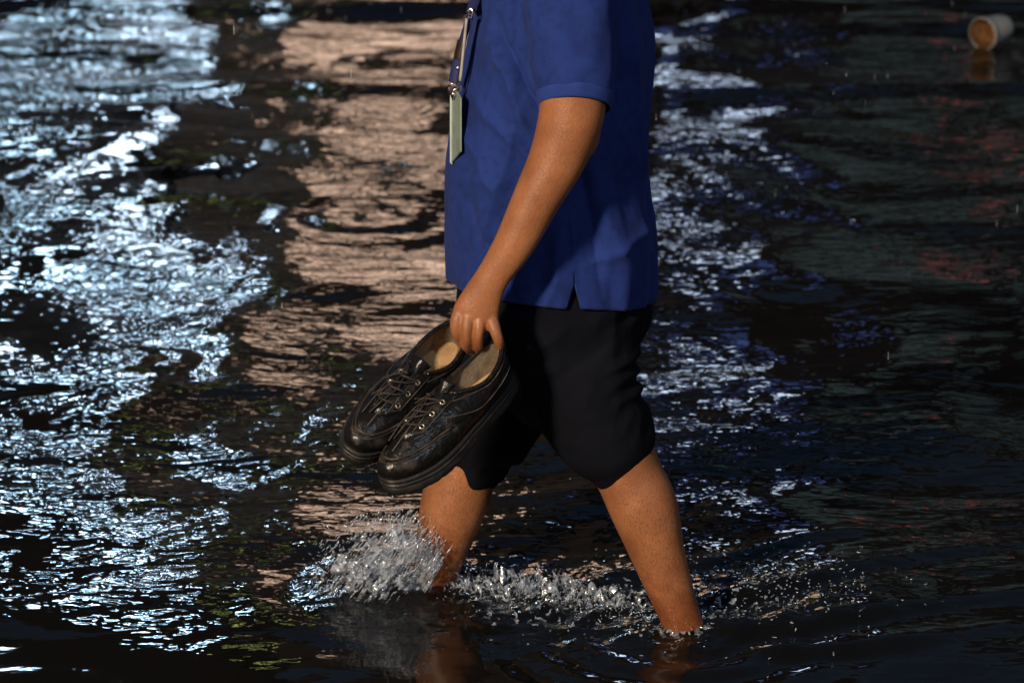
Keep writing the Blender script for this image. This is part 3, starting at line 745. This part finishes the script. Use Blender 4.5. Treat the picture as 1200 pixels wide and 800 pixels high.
ribbon(b, [lp(537, 68, YL - 0.001), lp(533.5, 82, YL - 0.001), lp(531, 97, YL - 0.001)], WD, 0.0165, 0.003); b.build('strap', M['strap'], lan)
b = MB(); ribbon(b, [lp(541.5, 48, YL - 0.001), lp(538.5, 60, YL - 0.001), lp(536.5, 70, YL - 0.001)], WD, 0.0150, 0.0042); b.build('buckle', M['strap_dark'], lan)
b = MB(); b.tube([lp(547 + 0.0 * k, 22 + k * 7.3, YL - 0.010) + Vector((-0.0010 * k, 0, 0)) for k in range(11)], 0.0024, 8); b.build('pull_cord', M['strap_pale'], lan)
b = MB(); b.tube([lp(552, 9, YL - 0.008), lp(554, 14, YL - 0.01), lp(553, 21, YL - 0.01), lp(549, 21, YL - 0.01), lp(549, 13, YL - 0.01)], 0.0017, 8, closed=True)
b.build('clasp', M['steel'], lan)
b = MB(); ellipsoid(b, lp(536.5, 80, YL - 0.011), (0.0030, 0.0018, 0.0030), 12, 8); b.build('rivet', M['steel'], lan)
b = MB()
c = lp(531, 103, YL - 0.006); b.tube([c + Vector((0.008 * math.cos(q), -0.004 * math.sin(q), 0.0075 * math.sin(q))) for q in np.linspace(0, 6.2832, 15)[:-1]], 0.0015, 8, closed=True)
b.tube([lp(527, 100, YL - 0.006), lp(530, 107, YL - 0.012), lp(538, 103, YL - 0.014), lp(541, 99, YL - 0.01), lp(540, 106, YL - 0.01), lp(533, 112, YL - 0.008), lp(530, 117, YL - 0.006)], 0.0014, 8)
b.lathe([(0.001, -0.006), (0.0035, -0.006), (0.0035, 0.004), (0.001, 0.004)], 12, loc=tuple(lp(531, 110, YL - 0.006)))
b.build('hook', M['steel'], lan)
# badge holder: a flat wallet seen almost edge on
bc = [(527.5, 122, -0.078), (530, 112, -0.070), (541.5, 118, -0.005), (541, 178, -0.005), (529, 192, -0.078)]
def slab(mb, pts, off):
    vs = [p + off * 0 for p in pts] + [p + off for p in pts]; n = len(pts)
    mb.add(vs, [tuple(range(n))[::-1], tuple(range(n, 2 * n))] + [(i, (i + 1) % n, n + (i + 1) % n, n + i) for i in range(n)])
b = MB(); pts = [lp(530.5, 111, YL + 0.012), lp(536.5, 107, YL - 0.008), lp(541, 115, YL - 0.028), lp(541, 178, YL - 0.030), lp(530, 192, YL + 0.012)]
slab(b, pts, Vector((-0.0026, -0.0005, 0))); bh = b.build('badge_holder', M['badge'], lan, smooth=False)
b = MB(); b.tube([lp(530.3, 111, YL + 0.010), lp(528.8, 113, YL + 0.010), lp(528.6, 190, YL + 0.010), lp(530, 192, YL + 0.010)], 0.0021, 8); b.build('clear_edge', M['badge_edge'], bh)

# ------------------------------------------------------------------ shoes
SL = 0.285
def outl(th, grow=0.0):
    x = SL / 2 * (1 + math.cos(th)); s = math.sin(th)
    g = np.interp(x, [0, 0.03, 0.08, 0.13, 0.18, 0.22, 0.26, SL], [0.034, 0.0345, 0.034, 0.037, 0.0445, 0.047, 0.045, 0.043])
    y = math.copysign(abs(s) ** 0.78, s) * (g + grow)
    return x + grow * math.cos(th), y
def spring(x): return 0.012 * max(0, (x - 0.19) / 0.095) ** 2
def B(th):
    x, y = outl(th); return Vector((x, y, 0.030 + spring(x)))
def T(th):
    c, s = math.cos(th), math.sin(th)
    x = 0.070 + 0.066 * c; y = 0.0300 * math.copysign(abs(s) ** 0.9, s) * (1 - 0.22 * max(0, c))
    z = 0.080 + 0.018 * max(0, c) ** 1.5 + 0.013 * max(0, -c) ** 2 - 0.005 * abs(s)
    return Vector((x, y, z))
def S(th, v, off=0.0):
    b_, t_ = B(th), T(th); c, s = math.cos(th), math.sin(th); wf = max(0, c) ** 1.3
    C1 = b_ + Vector((0.006 * c, 0.006 * s, 0.026 + 0.010 * wf))
    C2 = t_ + Vector((0.062 * wf - 0.006 * max(0, -c), 0.012 * s * (1 - 0.4 * wf) + 0.012 * wf * s, -0.020 * (1 - wf) - 0.004 * wf))
    p = b_ * (1 - v) ** 3 + C1 * 3 * v * (1 - v) ** 2 + C2 * 3 * v * v * (1 - v) + t_ * v ** 3
    wp = float(sstep(-0.15, 0.55, c))
    if wp > 0:                      # boxy moccasin toe: upright side wall, then a flat apron
        A_ = Vector((b_.x - 0.011 * max(0, c), b_.y * 0.80, b_.z + 0.027 + 0.012 * (1 - max(0, c))))
        Cb = b_ + Vector((0.005 * c, 0.005 * s, 0.020)); k = 0.40
        mid = (A_ + t_) * 0.5 + Vector((0, 0.004 * s, 0.009))
        if v < k:
            u = v / k; q = b_ * (1 - u) ** 2 + Cb * 2 * u * (1 - u) + A_ * u * u
        else:
            u = (v - k) / (1 - k); q = A_ * (1 - u) ** 2 + mid * 2 * u * (1 - u) + t_ * u * u
        p = p.lerp(q, wp)
    if off:
        e = 1e-3
        du = S(th + e, v) - S(th - e, v); dv = S(th, min(1, v + e)) - S(th, max(0, v - e))
        nn = du.cross(dv).normalized()
        p = p + nn * off
    return p

def make_shoe(seed, sgn_flip=1):
    r = empty('leather_shoe')
    NTH, NV = 96, 22
    # upper
    b = MB(); vs = []
    for i in range(NV + 1):
        v = i / NV
        for j in range(NTH):
            th = 2 * math.pi * j / NTH
            p = S(th, v)
            c = math.cos(th)
            # vamp creases behind the toe cap, worn dents
            flex = math.exp(-((p.x - 0.196) / 0.022) ** 2) * sstep(0.35, 0.6, v)
            off = 0.0022 * float(flex) * math.sin(p.x * 420 + p.y * 55) + 0.0016 * float(perlin(p.x * 34 + seed, p.y * 34 + p.z * 20, seed))
            groove = -0.0016 * math.exp(-((v - 0.40) / 0.018) ** 2) * (1 if c > 0.1 else 0)
            q = S(th, v, off + groove) if 0 < i < NV else p
            vs.append(q)
    fs = [(i * NTH + j, i * NTH + (j + 1) % NTH, (i + 1) * NTH + (j + 1) % NTH, (i + 1) * NTH + j) for i in range(NV) for j in range(NTH)]
    b.add(vs, fs); up = b.build('upper', M['leather'], r)
    # apron seam, centre seam, heel counter seam
    b = MB()
    b.tube([S(th, 0.425, 0.0006) for th in np.linspace(-1.32, 1.32, 48)], 0.0019, 8)
    b.tube([S(th, 0.375, 0.0004) for th in np.linspace(-1.32, 1.32, 48)], 0.0012, 8)
    b.build('apron_seam', M['leather_edge'], up)
    b = MB(); b.tube([S(0.02, v, 0.0006) for v in np.linspace(0.48, 0.72, 14)], 0.0010, 8)
    for s in (-1, 1):
        b.tube([S(s * th, v, 0.0008) for th, v in zip(np.linspace(0.85, 2.7, 26), 0.62 + 0.10 * np.cos(np.linspace(0, 5.5, 26)) - 0.25 * np.linspace(0, 1, 26))], 0.00085, 6)
        b.tube([S(s * th, 0.90, 0.0010) for th in np.linspace(0.75, 2.9, 30)], 0.0008, 6)
    b.build('stitching', M['stitch'], up)
    # facings with eyelets
    for s in (-1, 1):
        b = MB(); vs = []; nu, nv = 14, 14
        def fac(u, w, off):
            th = s * (0.24 + 0.62 * u * (0.62 + 0.38 * w)); v = 0.60 + 0.40 * w
            return S(th, min(v, 0.9995), off)
        for off in (0.0024, 0.0):
            for i in range(nu + 1):
                for j in range(nv + 1):
                    edge = min(i, nu - i, j) if off else 0
                    vs.append(fac(i / nu, j / nv, off * (0.6 + 0.4 * min(1, edge / 2)) if off else 0.0))
        k = (nu + 1) * (nv + 1); g = lambda i, j, l: l * k + i * (nv + 1) + j
        fs = [(g(i, j, 0), g(i + 1, j, 0), g(i + 1, j + 1, 0), g(i, j + 1, 0)) for i in range(nu) for j in range(nv)]
        for i in range(nu):
            fs += [(g(i, 0, 0), g(i, 0, 1), g(i + 1, 0, 1), g(i + 1, 0, 0)), (g(i, nv, 0), g(i + 1, nv, 0), g(i + 1, nv, 1), g(i, nv, 1))]
        for j in range(nv):
            fs += [(g(0, j, 0), g(0, j + 1, 0), g(0, j + 1, 1), g(0, j, 1)), (g(nu, j, 0), g(nu, j, 1), g(nu, j + 1, 1), g(nu, j + 1, 0))]
        b.add(vs, fs); fo = b.build('facing', M['leather'], r)
        b = MB(); b.tube([fac(u, w, 0.0028) for u, w in [(0.06, 0.95), (0.06, 0.5), (0.06, 0.08), (0.5, 0.07), (0.94, 0.08), (0.95, 0.5), (0.95, 0.9)]], 0.0007, 6); b.build('stitching', M['stitch'], fo)
        for w in (0.20, 0.48, 0.76):
            p0 = fac(0.46, w, 0.0030); pu = fac(0.52, w, 0.0030) - p0; pv = fac(0.46, w + 0.05, 0.0030) - p0
            nn = pu.cross(pv).normalized(); uu = pu.normalized(); ww = nn.cross(uu)
            b = MB(); b.tube([p0 + (uu * math.cos(q) + ww * math.sin(q)) * 0.0035 for q in np.linspace(0, 6.2832, 15)[:-1]], 0.0013, 8, closed=True)
            ey = b.build('eyelet', M['brass'], fo)
    # tongue
    b = MB(); vs = []
    for i in range(13):
        t = i / 12
        for j in range(9):
            u = (j - 4) / 4; th = 0.42 * u
            if t < 0.6:
                q = S(th, 0.58 + 0.42 * t / 0.6, 0.0010 - 0.002 * abs(u))
            else:
                k = (t - 0.6) / 0.4
                q = S(th, 0.9995, 0.001 - 0.002 * abs(u)) + Vector((-0.016 * k, 0.006 * u * k, 0.013 * k - 0.006 * u * u * k))
            vs.append(q)
    b.add(vs, [(i * 9 + j, i * 9 + j + 1, i * 9 + 10 + j, i * 9 + 9 + j) for i in range(12) for j in range(8)])
    to = b.build('tongue', M['leather'], r); md = to.modifiers.new('t', 'SOLIDIFY'); md.thickness = 0.0025
    # laces
    b = MB()
    for w in (0.20, 0.48, 0.76):
        v = 0.60 + 0.40 * w
        ths = np.linspace(-0.41, 0.41, 15)
        b.tube([S(t, v + 0.010 * math.sin(t * 6), 0.0046 + 0.0022 * math.cos(t * 3.5)) for t in ths], 0.0017, 8)
        if w > 0.3: b.tube([S(t, v - 0.05 + 0.14 * t, 0.0042 + 0.002 * math.cos(t * 3.5)) for t in ths], 0.0015, 8)
    k0 = S(-0.12, 0.93, 0.006)
    b.tube([k0, S(-0.45, 0.86, 0.007), S(-0.75, 0.72, 0.009), S(-0.80, 0.62, 0.007), S(-0.62, 0.60, 0.006), S(-0.40, 0.72, 0.006), k0], 0.0015, 8)
    b.tube([k0, S(-0.30, 0.78, 0.007), S(-0.42, 0.64, 0.006), S(-0.40, 0.50, 0.004)], 0.0014, 8)
    b.tube([k0, S(0.02, 0.80, 0.007), S(-0.08, 0.66, 0.006), S(-0.16, 0.55, 0.004)], 0.0014, 8)
    b.tube([k0 + Vector((0, -0.004, 0.001)), k0 + Vector((0.002, 0, 0.003)), k0 + Vector((0, 0.004, 0.001))], 0.0027, 8)
    b.build('laces', M['lace'], r)
    # padded collar
    b = MB(); b.tube([T(th) + Vector((0, 0, 0.0005)) for th in np.linspace(0.62, 2 * math.pi - 0.62, 72)], 0.0038, 10); b.build('collar', M['leather'], r)
    # lining + insole
    b = MB(); vs = []; n = 64
    for lev in (0.0, 0.12, 0.4, 0.75, 1.0):
        for j in range(n):
            th = 2 * math.pi * j / n; t_ = T(th)
            bx, by = outl(th, -0.006); bx = min(bx, 0.19)
            c = Vector((0.07, 0, 0)); bot = Vector((bx if bx < 0.135 else 0.135 + (bx - 0.135) * 0.9, by * (0.86 if bx < 0.14 else 0.75), 0.036))
            tin = t_ + (Vector((0.07, 0, t_.z)) - t_).normalized() * 0.003
            vs.append(tin.lerp(bot, lev) + Vector((0, 0.003 * math.sin(th) * math.sin(lev * math.pi), 0)))
    b.add(vs, [(i * n + j, (i + 1) * n + j, (i + 1) * n + (j + 1) % n, i * n + (j + 1) % n) for i in range(4) for j in range(n)]); b.build('lining', M['lining'], r)
    b = MB(); vs = []
    for lev in (1.0, 0.6, 0.25):
        for j in range(n):
            th = 2 * math.pi * j / n; bx, by = outl(th, -0.006); bx = min(bx, 0.20)
            c = Vector((0.085, 0, 0.036)); q = Vector((bx, by * 0.9, 0.0385)); q = c.lerp(q, lev); q.z = 0.036 + 0.004 * lev ** 2
            vs.append(q)
    b.add(vs, [(i * n + j, i * n + (j + 1) % n, (i + 1) * n + (j + 1) % n, (i + 1) * n + j) for i in range(2) for j in range(n)] + [tuple(2 * n + j for j in range(n))]); b.build('insole', M['insole'], r)
    # sole: lugged outsole and a paler welt
    b = MB(); vs = []; n = 120
    prof = [(-0.004, 0.0), (0.002, 0.0015), (0.0035, 0.005), (0.0035, 0.0145), (0.002, 0.016)]
    for g_, z in prof:
        for j in range(n):
            th = 2 * math.pi * j / n; lug = -0.0016 if (j % 4 == 0 and z < 0.012) else 0
            x, y = outl(th, g_ + lug)
            arch = 0.006 * math.exp(-((x - 0.105) / 0.022) ** 2) if z < 0.012 else 0
            vs.append((x, y, z + spring(x) + arch))
    fs = [(i * n + j, i * n + (j + 1) % n, (i + 1) * n + (j + 1) % n, (i + 1) * n + j) for i in range(len(prof) - 1) for j in range(n)] + [tuple(range(n - 1, -1, -1))]
    b.add(vs, fs); b.build('outsole', M['sole'], r)
    b = MB(); vs = []
    prof = [(0.0022, 0.016), (0.0042, 0.0175), (0.0046, 0.021), (0.0036, 0.0225), (0.0026, 0.0232), (0.0036, 0.0245), (0.0036, 0.029), (0.0018, 0.0312), (-0.002, 0.0312)]
    for g_, z in prof:
        for j in range(n):
            x, y = outl(2 * math.pi * j / n, g_); vs.append((x, y, z + spring(x)))
    b.add(vs, [(i * n + j, i * n + (j + 1) % n, (i + 1) * n + (j + 1) % n, (i + 1) * n + j) for i in range(len(prof) - 1) for j in range(n)]); b.build('welt', M['welt'], r)
    # pull tab at the heel
    b = MB(); h = T(math.pi)
    b.tube([h + Vector((-0.004, -0.009, -0.018)), h + Vector((-0.006, -0.008, 0.002)), h + Vector((0.0, 0, 0.010)), h + Vector((-0.006, 0.008, 0.002)), h + Vector((-0.004, 0.009, -0.018))], 0.0024, 8); b.build('heel_tab', M['leather_edge'], r)
    return r

from mathutils import Matrix
def pose(o, origin, euler):
    o.location = origin; o.rotation_euler = euler
#POSES#
SHOE_NEAR = ((0.002, -0.234, 0.4478), (-0.1081, 0.4667, -2.3751)); SHOE_FAR = ((-0.095, -0.1788, 0.4783), (2.5843, -3.5422, 0.9287))
#POSES_END#
s1 = make_shoe(3); pose(s1, *SHOE_NEAR)
tag(s1, 'worn black lace-up leather shoe nearest the viewer, hooked on the fingers', 'shoe', 'pair of shoes held in the hand')
s2 = make_shoe(9); pose(s2, *SHOE_FAR)
tag(s2, 'worn black lace-up leather shoe held behind the other one, further left', 'shoe', 'pair of shoes held in the hand')

# ------------------------------------------------------------------ floating cup
cup = empty('plastic_cup', tuple(P(1151, 40, 4.85)))
b = MB(); b.lathe([(0.0465, 0.0), (0.0490, 0.001), (0.0495, 0.004), (0.0475, 0.006), (0.0465, 0.03), (0.0425, 0.075), (0.0385, 0.105), (0.036, 0.112), (0.030, 0.1125), (0.001, 0.110)], 40); b.build('shell', M['cup'], cup)
b = MB(); b.lathe([(0.0450, 0.003), (0.0440, 0.03), (0.0400, 0.075), (0.0355, 0.106), (0.001, 0.107)], 40); b.build('stained_inside', M['tea'], cup)
cup.rotation_euler = Vector((0.66, 0.75, 0.05)).to_track_quat('Z', 'Y').to_euler()
tag(cup, 'clear plastic cup with amber inside floating on its side, upper right', 'cup')

# ------------------------------------------------------------------ splash and rain
def splash_material():
    m = bpy.data.materials.new('splash_water'); m.use_nodes = True; nt = m.node_tree; N = nt.nodes; K = nt.links; N.clear()
    out = N.new('ShaderNodeOutputMaterial'); tc = N.new('ShaderNodeTexCoord')
    nz = N.new('ShaderNodeTexNoise'); nz.inputs['Scale'].default_value = 190; K.new(tc.outputs['Object'], nz.inputs['Vector'])
    bp = N.new('ShaderNodeBump'); bp.inputs['Strength'].default_value = 0.7; bp.inputs['Distance'].default_value = 0.002; K.new(nz.outputs['Fac'], bp.inputs['Height'])
    gl = N.new('ShaderNodeBsdfGlossy'); gl.inputs['Roughness'].default_value = 0.16; gl.inputs['Color'].default_value = (0.95, 0.98, 1, 1); K.new(bp.outputs[0], gl.inputs['Normal'])
    df = N.new('ShaderNodeBsdfDiffuse'); df.inputs['Color'].default_value = (0.76, 0.86, 1.0, 1)
    tl = N.new('ShaderNodeBsdfTranslucent'); tl.inputs['Color'].default_value = (0.80, 0.87, 0.95, 1)
    tr = N.new('ShaderNodeBsdfTransparent'); tr.inputs['Color'].default_value = (0.93, 0.95, 0.96, 1)
    a = N.new('ShaderNodeMixShader'); a.inputs[0].default_value = 0.35; K.new(df.outputs[0], a.inputs[1]); K.new(tl.outputs[0], a.inputs[2])
    b = N.new('ShaderNodeMixShader'); b.inputs[0].default_value = 0.38; K.new(a.outputs[0], b.inputs[1]); K.new(gl.outputs[0], b.inputs[2])
    n2 = N.new('ShaderNodeTexNoise'); n2.inputs['Scale'].default_value = 95; n2.inputs['Detail'].default_value = 4; K.new(tc.outputs['Object'], n2.inputs['Vector'])
    mr = N.new('ShaderNodeMapRange'); mr.inputs['From Min'].default_value = 0.44; mr.inputs['From Max'].default_value = 0.60; mr.inputs['To Min'].default_value = 0.80; mr.inputs['To Max'].default_value = 0.05
    K.new(n2.outputs['Fac'], mr.inputs['Value'])
    c = N.new('ShaderNodeMixShader'); K.new(mr.outputs[0], c.inputs[0]); K.new(b.outputs[0], c.inputs[1]); K.new(tr.outputs[0], c.inputs[2])
    K.new(c.outputs[0], out.inputs[0]); return m
M['splash'] = splash_material()

def drop(mb, p, d, ln, w):
    """a stretched drop: pointed tail, rounded head"""
    d = d.normalized(); a = d.orthogonal().normalized(); c = d.cross(a); n = 6; vs = [p - d * ln * 0.5]
    for t, r in ((-0.2, 0.55), (0.2, 1.0), (0.42, 0.65)):
        vs += [p + d * ln * t + (a * math.cos(q * 1.0472) + c * math.sin(q * 1.0472)) * w * r for q in range(n)]
    vs.append(p + d * ln * 0.5)
    f = [(0, 1 + (q + 1) % n, 1 + q) for q in range(n)]
    for l in range(2): f += [(1 + l * n + q, 1 + l * n + (q + 1) % n, 1 + (l + 1) * n + (q + 1) % n, 1 + (l + 1) * n + q) for q in range(n)]
    f += [(1 + 2 * n + q, 1 + 2 * n + (q + 1) % n, 3 * n + 1) for q in range(n)]
    mb.add(vs, f)

sp = MB()
RAD = lambda a: np.interp(a, [55, 80, 95, 110, 140, 165, 180], [62, 80, 90, 104, 126, 124, 114])
# thrown sheet in front of the shin: ragged, combed into streaks, full of holes
na, nrr = 210, 120
def flow(px, py):
    s_ = (px * 0.60 - py * 0.80); t_ = (px * 0.80 + py * 0.60) + 5 * perlin(px / 45.0, py / 45.0, 90)
    return s_, t_
def fan_edge(a): return RAD(a) * (1 + 0.10 * perlin(np.asarray(a) * 0.13, 0.5, 91) + 0.06 * perlin(np.asarray(a) * 0.45, 1.5, 92))
for seed, yo, thr in ((50, 0.0, 0.06), (60, 0.035, 0.0), (70, -0.02, 0.16)):
    ii, jj = np.meshgrid(np.arange(na), np.arange(nrr), indexing='ij')
    a = 58 + 124 * ii / (na - 1); rr = 0.10 + 0.86 * jj / (nrr - 1)
    px = 494 + np.cos(np.radians(a)) * fan_edge(a) * rr; py = 701 - np.sin(np.radians(a)) * fan_edge(a) * rr
    fs_, ft_ = flow(px, py)
    t = perlin(ft_ / 7.0, fs_ / 42.0, seed); t2 = perlin(ft_ / 3.2, fs_ / 26.0, seed + 1); t3 = perlin(px / 22, py / 22, seed + 2)
    yy = 0.075 + yo - 0.06 * np.sin(np.pi * np.clip(rr, 0, 1)) + 0.010 * t + 0.0045 * t2 + 0.030 * t3
    hole = 0.55 * perlin(ft_ / 6.0, fs_ / 34.0, seed + 5) + 0.45 * perlin(ft_ / 3.6, fs_ / 26.0, seed + 6) + 0.6 * perlin(px / 30, py / 26, seed + 7)
    keep = hole > thr + 0.5 * sstep(0.6, 1.0, rr) - 0.26
    vs = [P(px[i, j], py[i, j], yy[i, j]) for i in range(na) for j in range(nrr)]
    fs = [(i * nrr + j, (i + 1) * nrr + j, (i + 1) * nrr + j + 1, i * nrr + j + 1) for i in range(na - 1) for j in range(nrr - 1) if keep[i, j] and keep[i + 1, j] and keep[i, j + 1] and keep[i + 1, j + 1]]
    sp.add(vs, fs)
g = np.random.default_rng(77)
for k in range(1500):
    a = 60 + 125 * g.random(); rr = 0.2 + 0.85 * g.random() ** 0.75
    edge = g.random() < 0.22
    if edge: rr = 0.9 + 0.28 * g.random() ** 2.2
    an = R(a); rad = float(fan_edge(a)); px = 494 + math.cos(an) * rad * rr; py = 701 - math.sin(an) * rad * rr
    yy = 0.07 - 0.06 * math.sin(math.pi * min(1, rr)) + g.normal(0, 0.018)
    d = Vector((math.cos(an), g.normal(0, 0.2), math.sin(an) + 0.2)) if edge else Vector((0.60 + 0.10 * g.normal(), 0.15 * g.normal(), 0.80))
    ln = 0.002 + 0.006 * g.random() ** 2 if edge else 0.004 + 0.020 * g.random() ** 1.6
    drop(sp, P(px, py, yy), d, ln, (0.0006 + 0.0008 * g.random() ** 2) if edge else (0.0005 + 0.0006 * g.random() ** 2))
# boiling water between the legs: crumpled lumps with beads and short jets
nu, nw = 230, 90
for seed, yo in ((150, 0.05), (160, 0.005)):
    ii, jj = np.meshgrid(np.arange(nu), np.arange(nw), indexing='ij')
    u = ii / (nu - 1); w = jj / (nw - 1)
    env = (0.012 + 0.040 * np.sin(np.pi * np.clip(0.12 + u * 0.88, 0, 1)) * (0.10 + 1.7 * np.abs(perlin(u * 10.5, 0.3, seed)) ** 1.2)) 
    p0 = P(525, 690, 0.08); p1 = P(775, 728, -0.06)
    x = p0.x + (p1.x - p0.x) * u + 0.010 * perlin(u * 30, w * 5, seed + 1)
    y = 0.07 - 0.10 * u + yo + (w - 0.5) * 0.06 + 0.014 * perlin(u * 26, w * 6, seed + 2)
    z = env * np.sin(np.pi * w) ** 0.7 * (0.6 + 0.7 * perlin(u * 40, w * 8, seed + 3)) + 0.004 * perlin(u * 90, w * 16, seed + 4)
    hole = perlin(u * 34, w * 7, seed + 5) + 0.6 * perlin(u * 75, w * 15, seed + 6)
    keep = hole > 0.05 + 0.35 * sstep(0.75, 1.0, u) + 0.5 * sstep(0.35, 0.0, w)
    vs = np.stack([x, y, z], -1).reshape(-1, 3).tolist()
    fs = [(i * nw + j, (i + 1) * nw + j, (i + 1) * nw + j + 1, i * nw + j + 1) for i in range(nu - 1) for j in range(nw - 1) if keep[i, j] and keep[i + 1, j] and keep[i, j + 1] and keep[i + 1, j + 1]]
    sp.add(vs, fs)
for k in range(700):
    u = g.random(); px = 528 + 240 * u + g.normal(0, 8); base = 698 + 30 * u
    env = 46 * math.sin(math.pi * min(1, 0.18 + u * 0.85)) * (0.4 + 0.7 * abs(float(perlin(u * 9, 0.7, 99))) * 1.6)
    py = base - env * g.random() ** 1.4 + g.normal(0, 7); yy = 0.03 + g.normal(0, 0.05) - 0.06 * u
    d = Vector((g.normal(0.2, 0.7), g.normal(0, 0.3), g.normal(0.5, 0.5)))
    drop(sp, P(px, py, yy), d, 0.002 + 0.008 * g.random() ** 3, 0.0006 + 0.0012 * g.random() ** 3)
# lace of foam lying on the water round both legs
nu, nw = 300, 170
ii, jj = np.meshgrid(np.arange(nu), np.arange(nw), indexing='ij')
x = -0.20 + 0.78 * ii / (nu - 1); y = -0.30 + 0.46 * jj / (nw - 1)
wxx = x + 0.03 * perlin(x * 9, y * 9, 201); wyy = y + 0.03 * perlin(x * 9, y * 9, 202)
ridgey = 1 - np.abs(perlin(wxx * 34, wyy * 26, 203)) * 2.6
mask = np.exp(-(((x - 0.03) / 0.20) ** 2 + ((y - 0.02) / 0.13) ** 2)) + 0.75 * np.exp(-(((x - 0.36) / 0.17) ** 2 + ((y + 0.02) / 0.12) ** 2)) + 0.8 * np.exp(-((np.hypot(x - NEAR_LEG.x, y - NEAR_LEG.y) - 0.04) / 0.03) ** 2)
keep = (ridgey + 0.7 * perlin(x * 75, y * 75, 204)) > 1.25 - 0.62 * np.clip(mask, 0, 1) + 0.5 * perlin(x * 6, y * 6, 205) ** 2
zz_ = water_h(x, y) + 0.0025 + 0.0035 * np.abs(perlin(x * 120, y * 120, 206))
keep &= np.hypot(x - FAR_LEG.x, y - FAR_LEG.y) > 0.03
keep &= mask > 0.12
sp.add(np.stack([x, y, zz_], -1).reshape(-1, 3).tolist(), [(i * nw + j, (i + 1) * nw + j, (i + 1) * nw + j + 1, i * nw + j + 1) for i in range(nu - 1) for j in range(nw - 1) if keep[i, j] and keep[i + 1, j] and keep[i, j + 1] and keep[i + 1, j + 1]])
for leg, rx, ry, sd in ((NEAR_LEG, 0.034, 0.034, 301), (FAR_LEG, 0.036, 0.036, 311)):
    na_, nz_ = 120, 14; vs = []; kp = np.zeros((na_, nz_), bool)
    for i in range(na_):
        q = 2 * math.pi * i / na_
        hgt = 0.004 + 0.020 * max(0.0, 0.35 + float(perlin(4 + 2.2 * math.cos(q), 4 + 2.2 * math.sin(q), sd)))
        for j in range(nz_):
            w = j / (nz_ - 1); out_ = 0.022 * (1 - w) ** 2 - 0.002 + 0.004 * float(perlin(q * 5, w * 3, sd + 1))
            x = leg.x + (rx + out_) * math.cos(q) + (0.0 if sd == 301 else 0.004) - 0.25 * hgt * w * (1 if sd == 301 else -0.6); y = leg.y + (ry + out_) * math.sin(q)
            vs.append((x, y, 0.001 + float(water_h(np.array([x]), np.array([y]))[0]) * 0.6 + hgt * w + 0.002 * float(perlin(q * 9, w * 4, sd + 2))))
            kp[i, j] = float(perlin(q * 7, w * 2.5, sd + 3)) > -0.12 + 0.25 * w
    sp.add(vs, [(i * nz_ + j, ((i + 1) % na_) * nz_ + j, ((i + 1) % na_) * nz_ + j + 1, i * nz_ + j + 1) for i in range(na_) for j in range(nz_ - 1) if kp[i, j] and kp[(i + 1) % na_, j]])
for k in range(480):      # loose beads round the near leg and the wake
    px = g.normal(870, 85); py = g.normal(695, 28); yy = 0.0
    q = P(px, py, yy); v = (CAMZ) / max(1e-3, CAMZ - q.z)
    d0 = Vector((0, CAMY, CAMZ)); q = d0 + (q - d0) * v; q.z = float(water_h(np.array([q.x]), np.array([q.y]))[0]) + 0.002 + 0.012 * g.random() ** 4
    drop(sp, q, Vector((g.normal(0, 1), g.normal(0, 0.5), g.normal(0, 0.3))), 0.003 + 0.007 * g.random() ** 2, 0.0008 + 0.0011 * g.random() ** 2)
so_ = sp.build('splash', M['splash'])
tag(so_, 'white splash thrown up round the leading shin, with drops between the legs', 'splash', kind='stuff')

rn = MB()
for k in range(150):
    px = 1200 * g.random(); py = 760 * g.random(); yy = 0.5 + 4.5 * g.random()
    q = P(px, py, yy)
    if q.z < 0.03: continue
    drop(rn, q, Vector((0.03 * g.normal(), 0, -1)), 0.010 + 0.014 * g.random(), 0.0009)
tag(rn.build('raindrops', M['splash']), 'fine rain drops falling over the water', 'rain', kind='stuff')
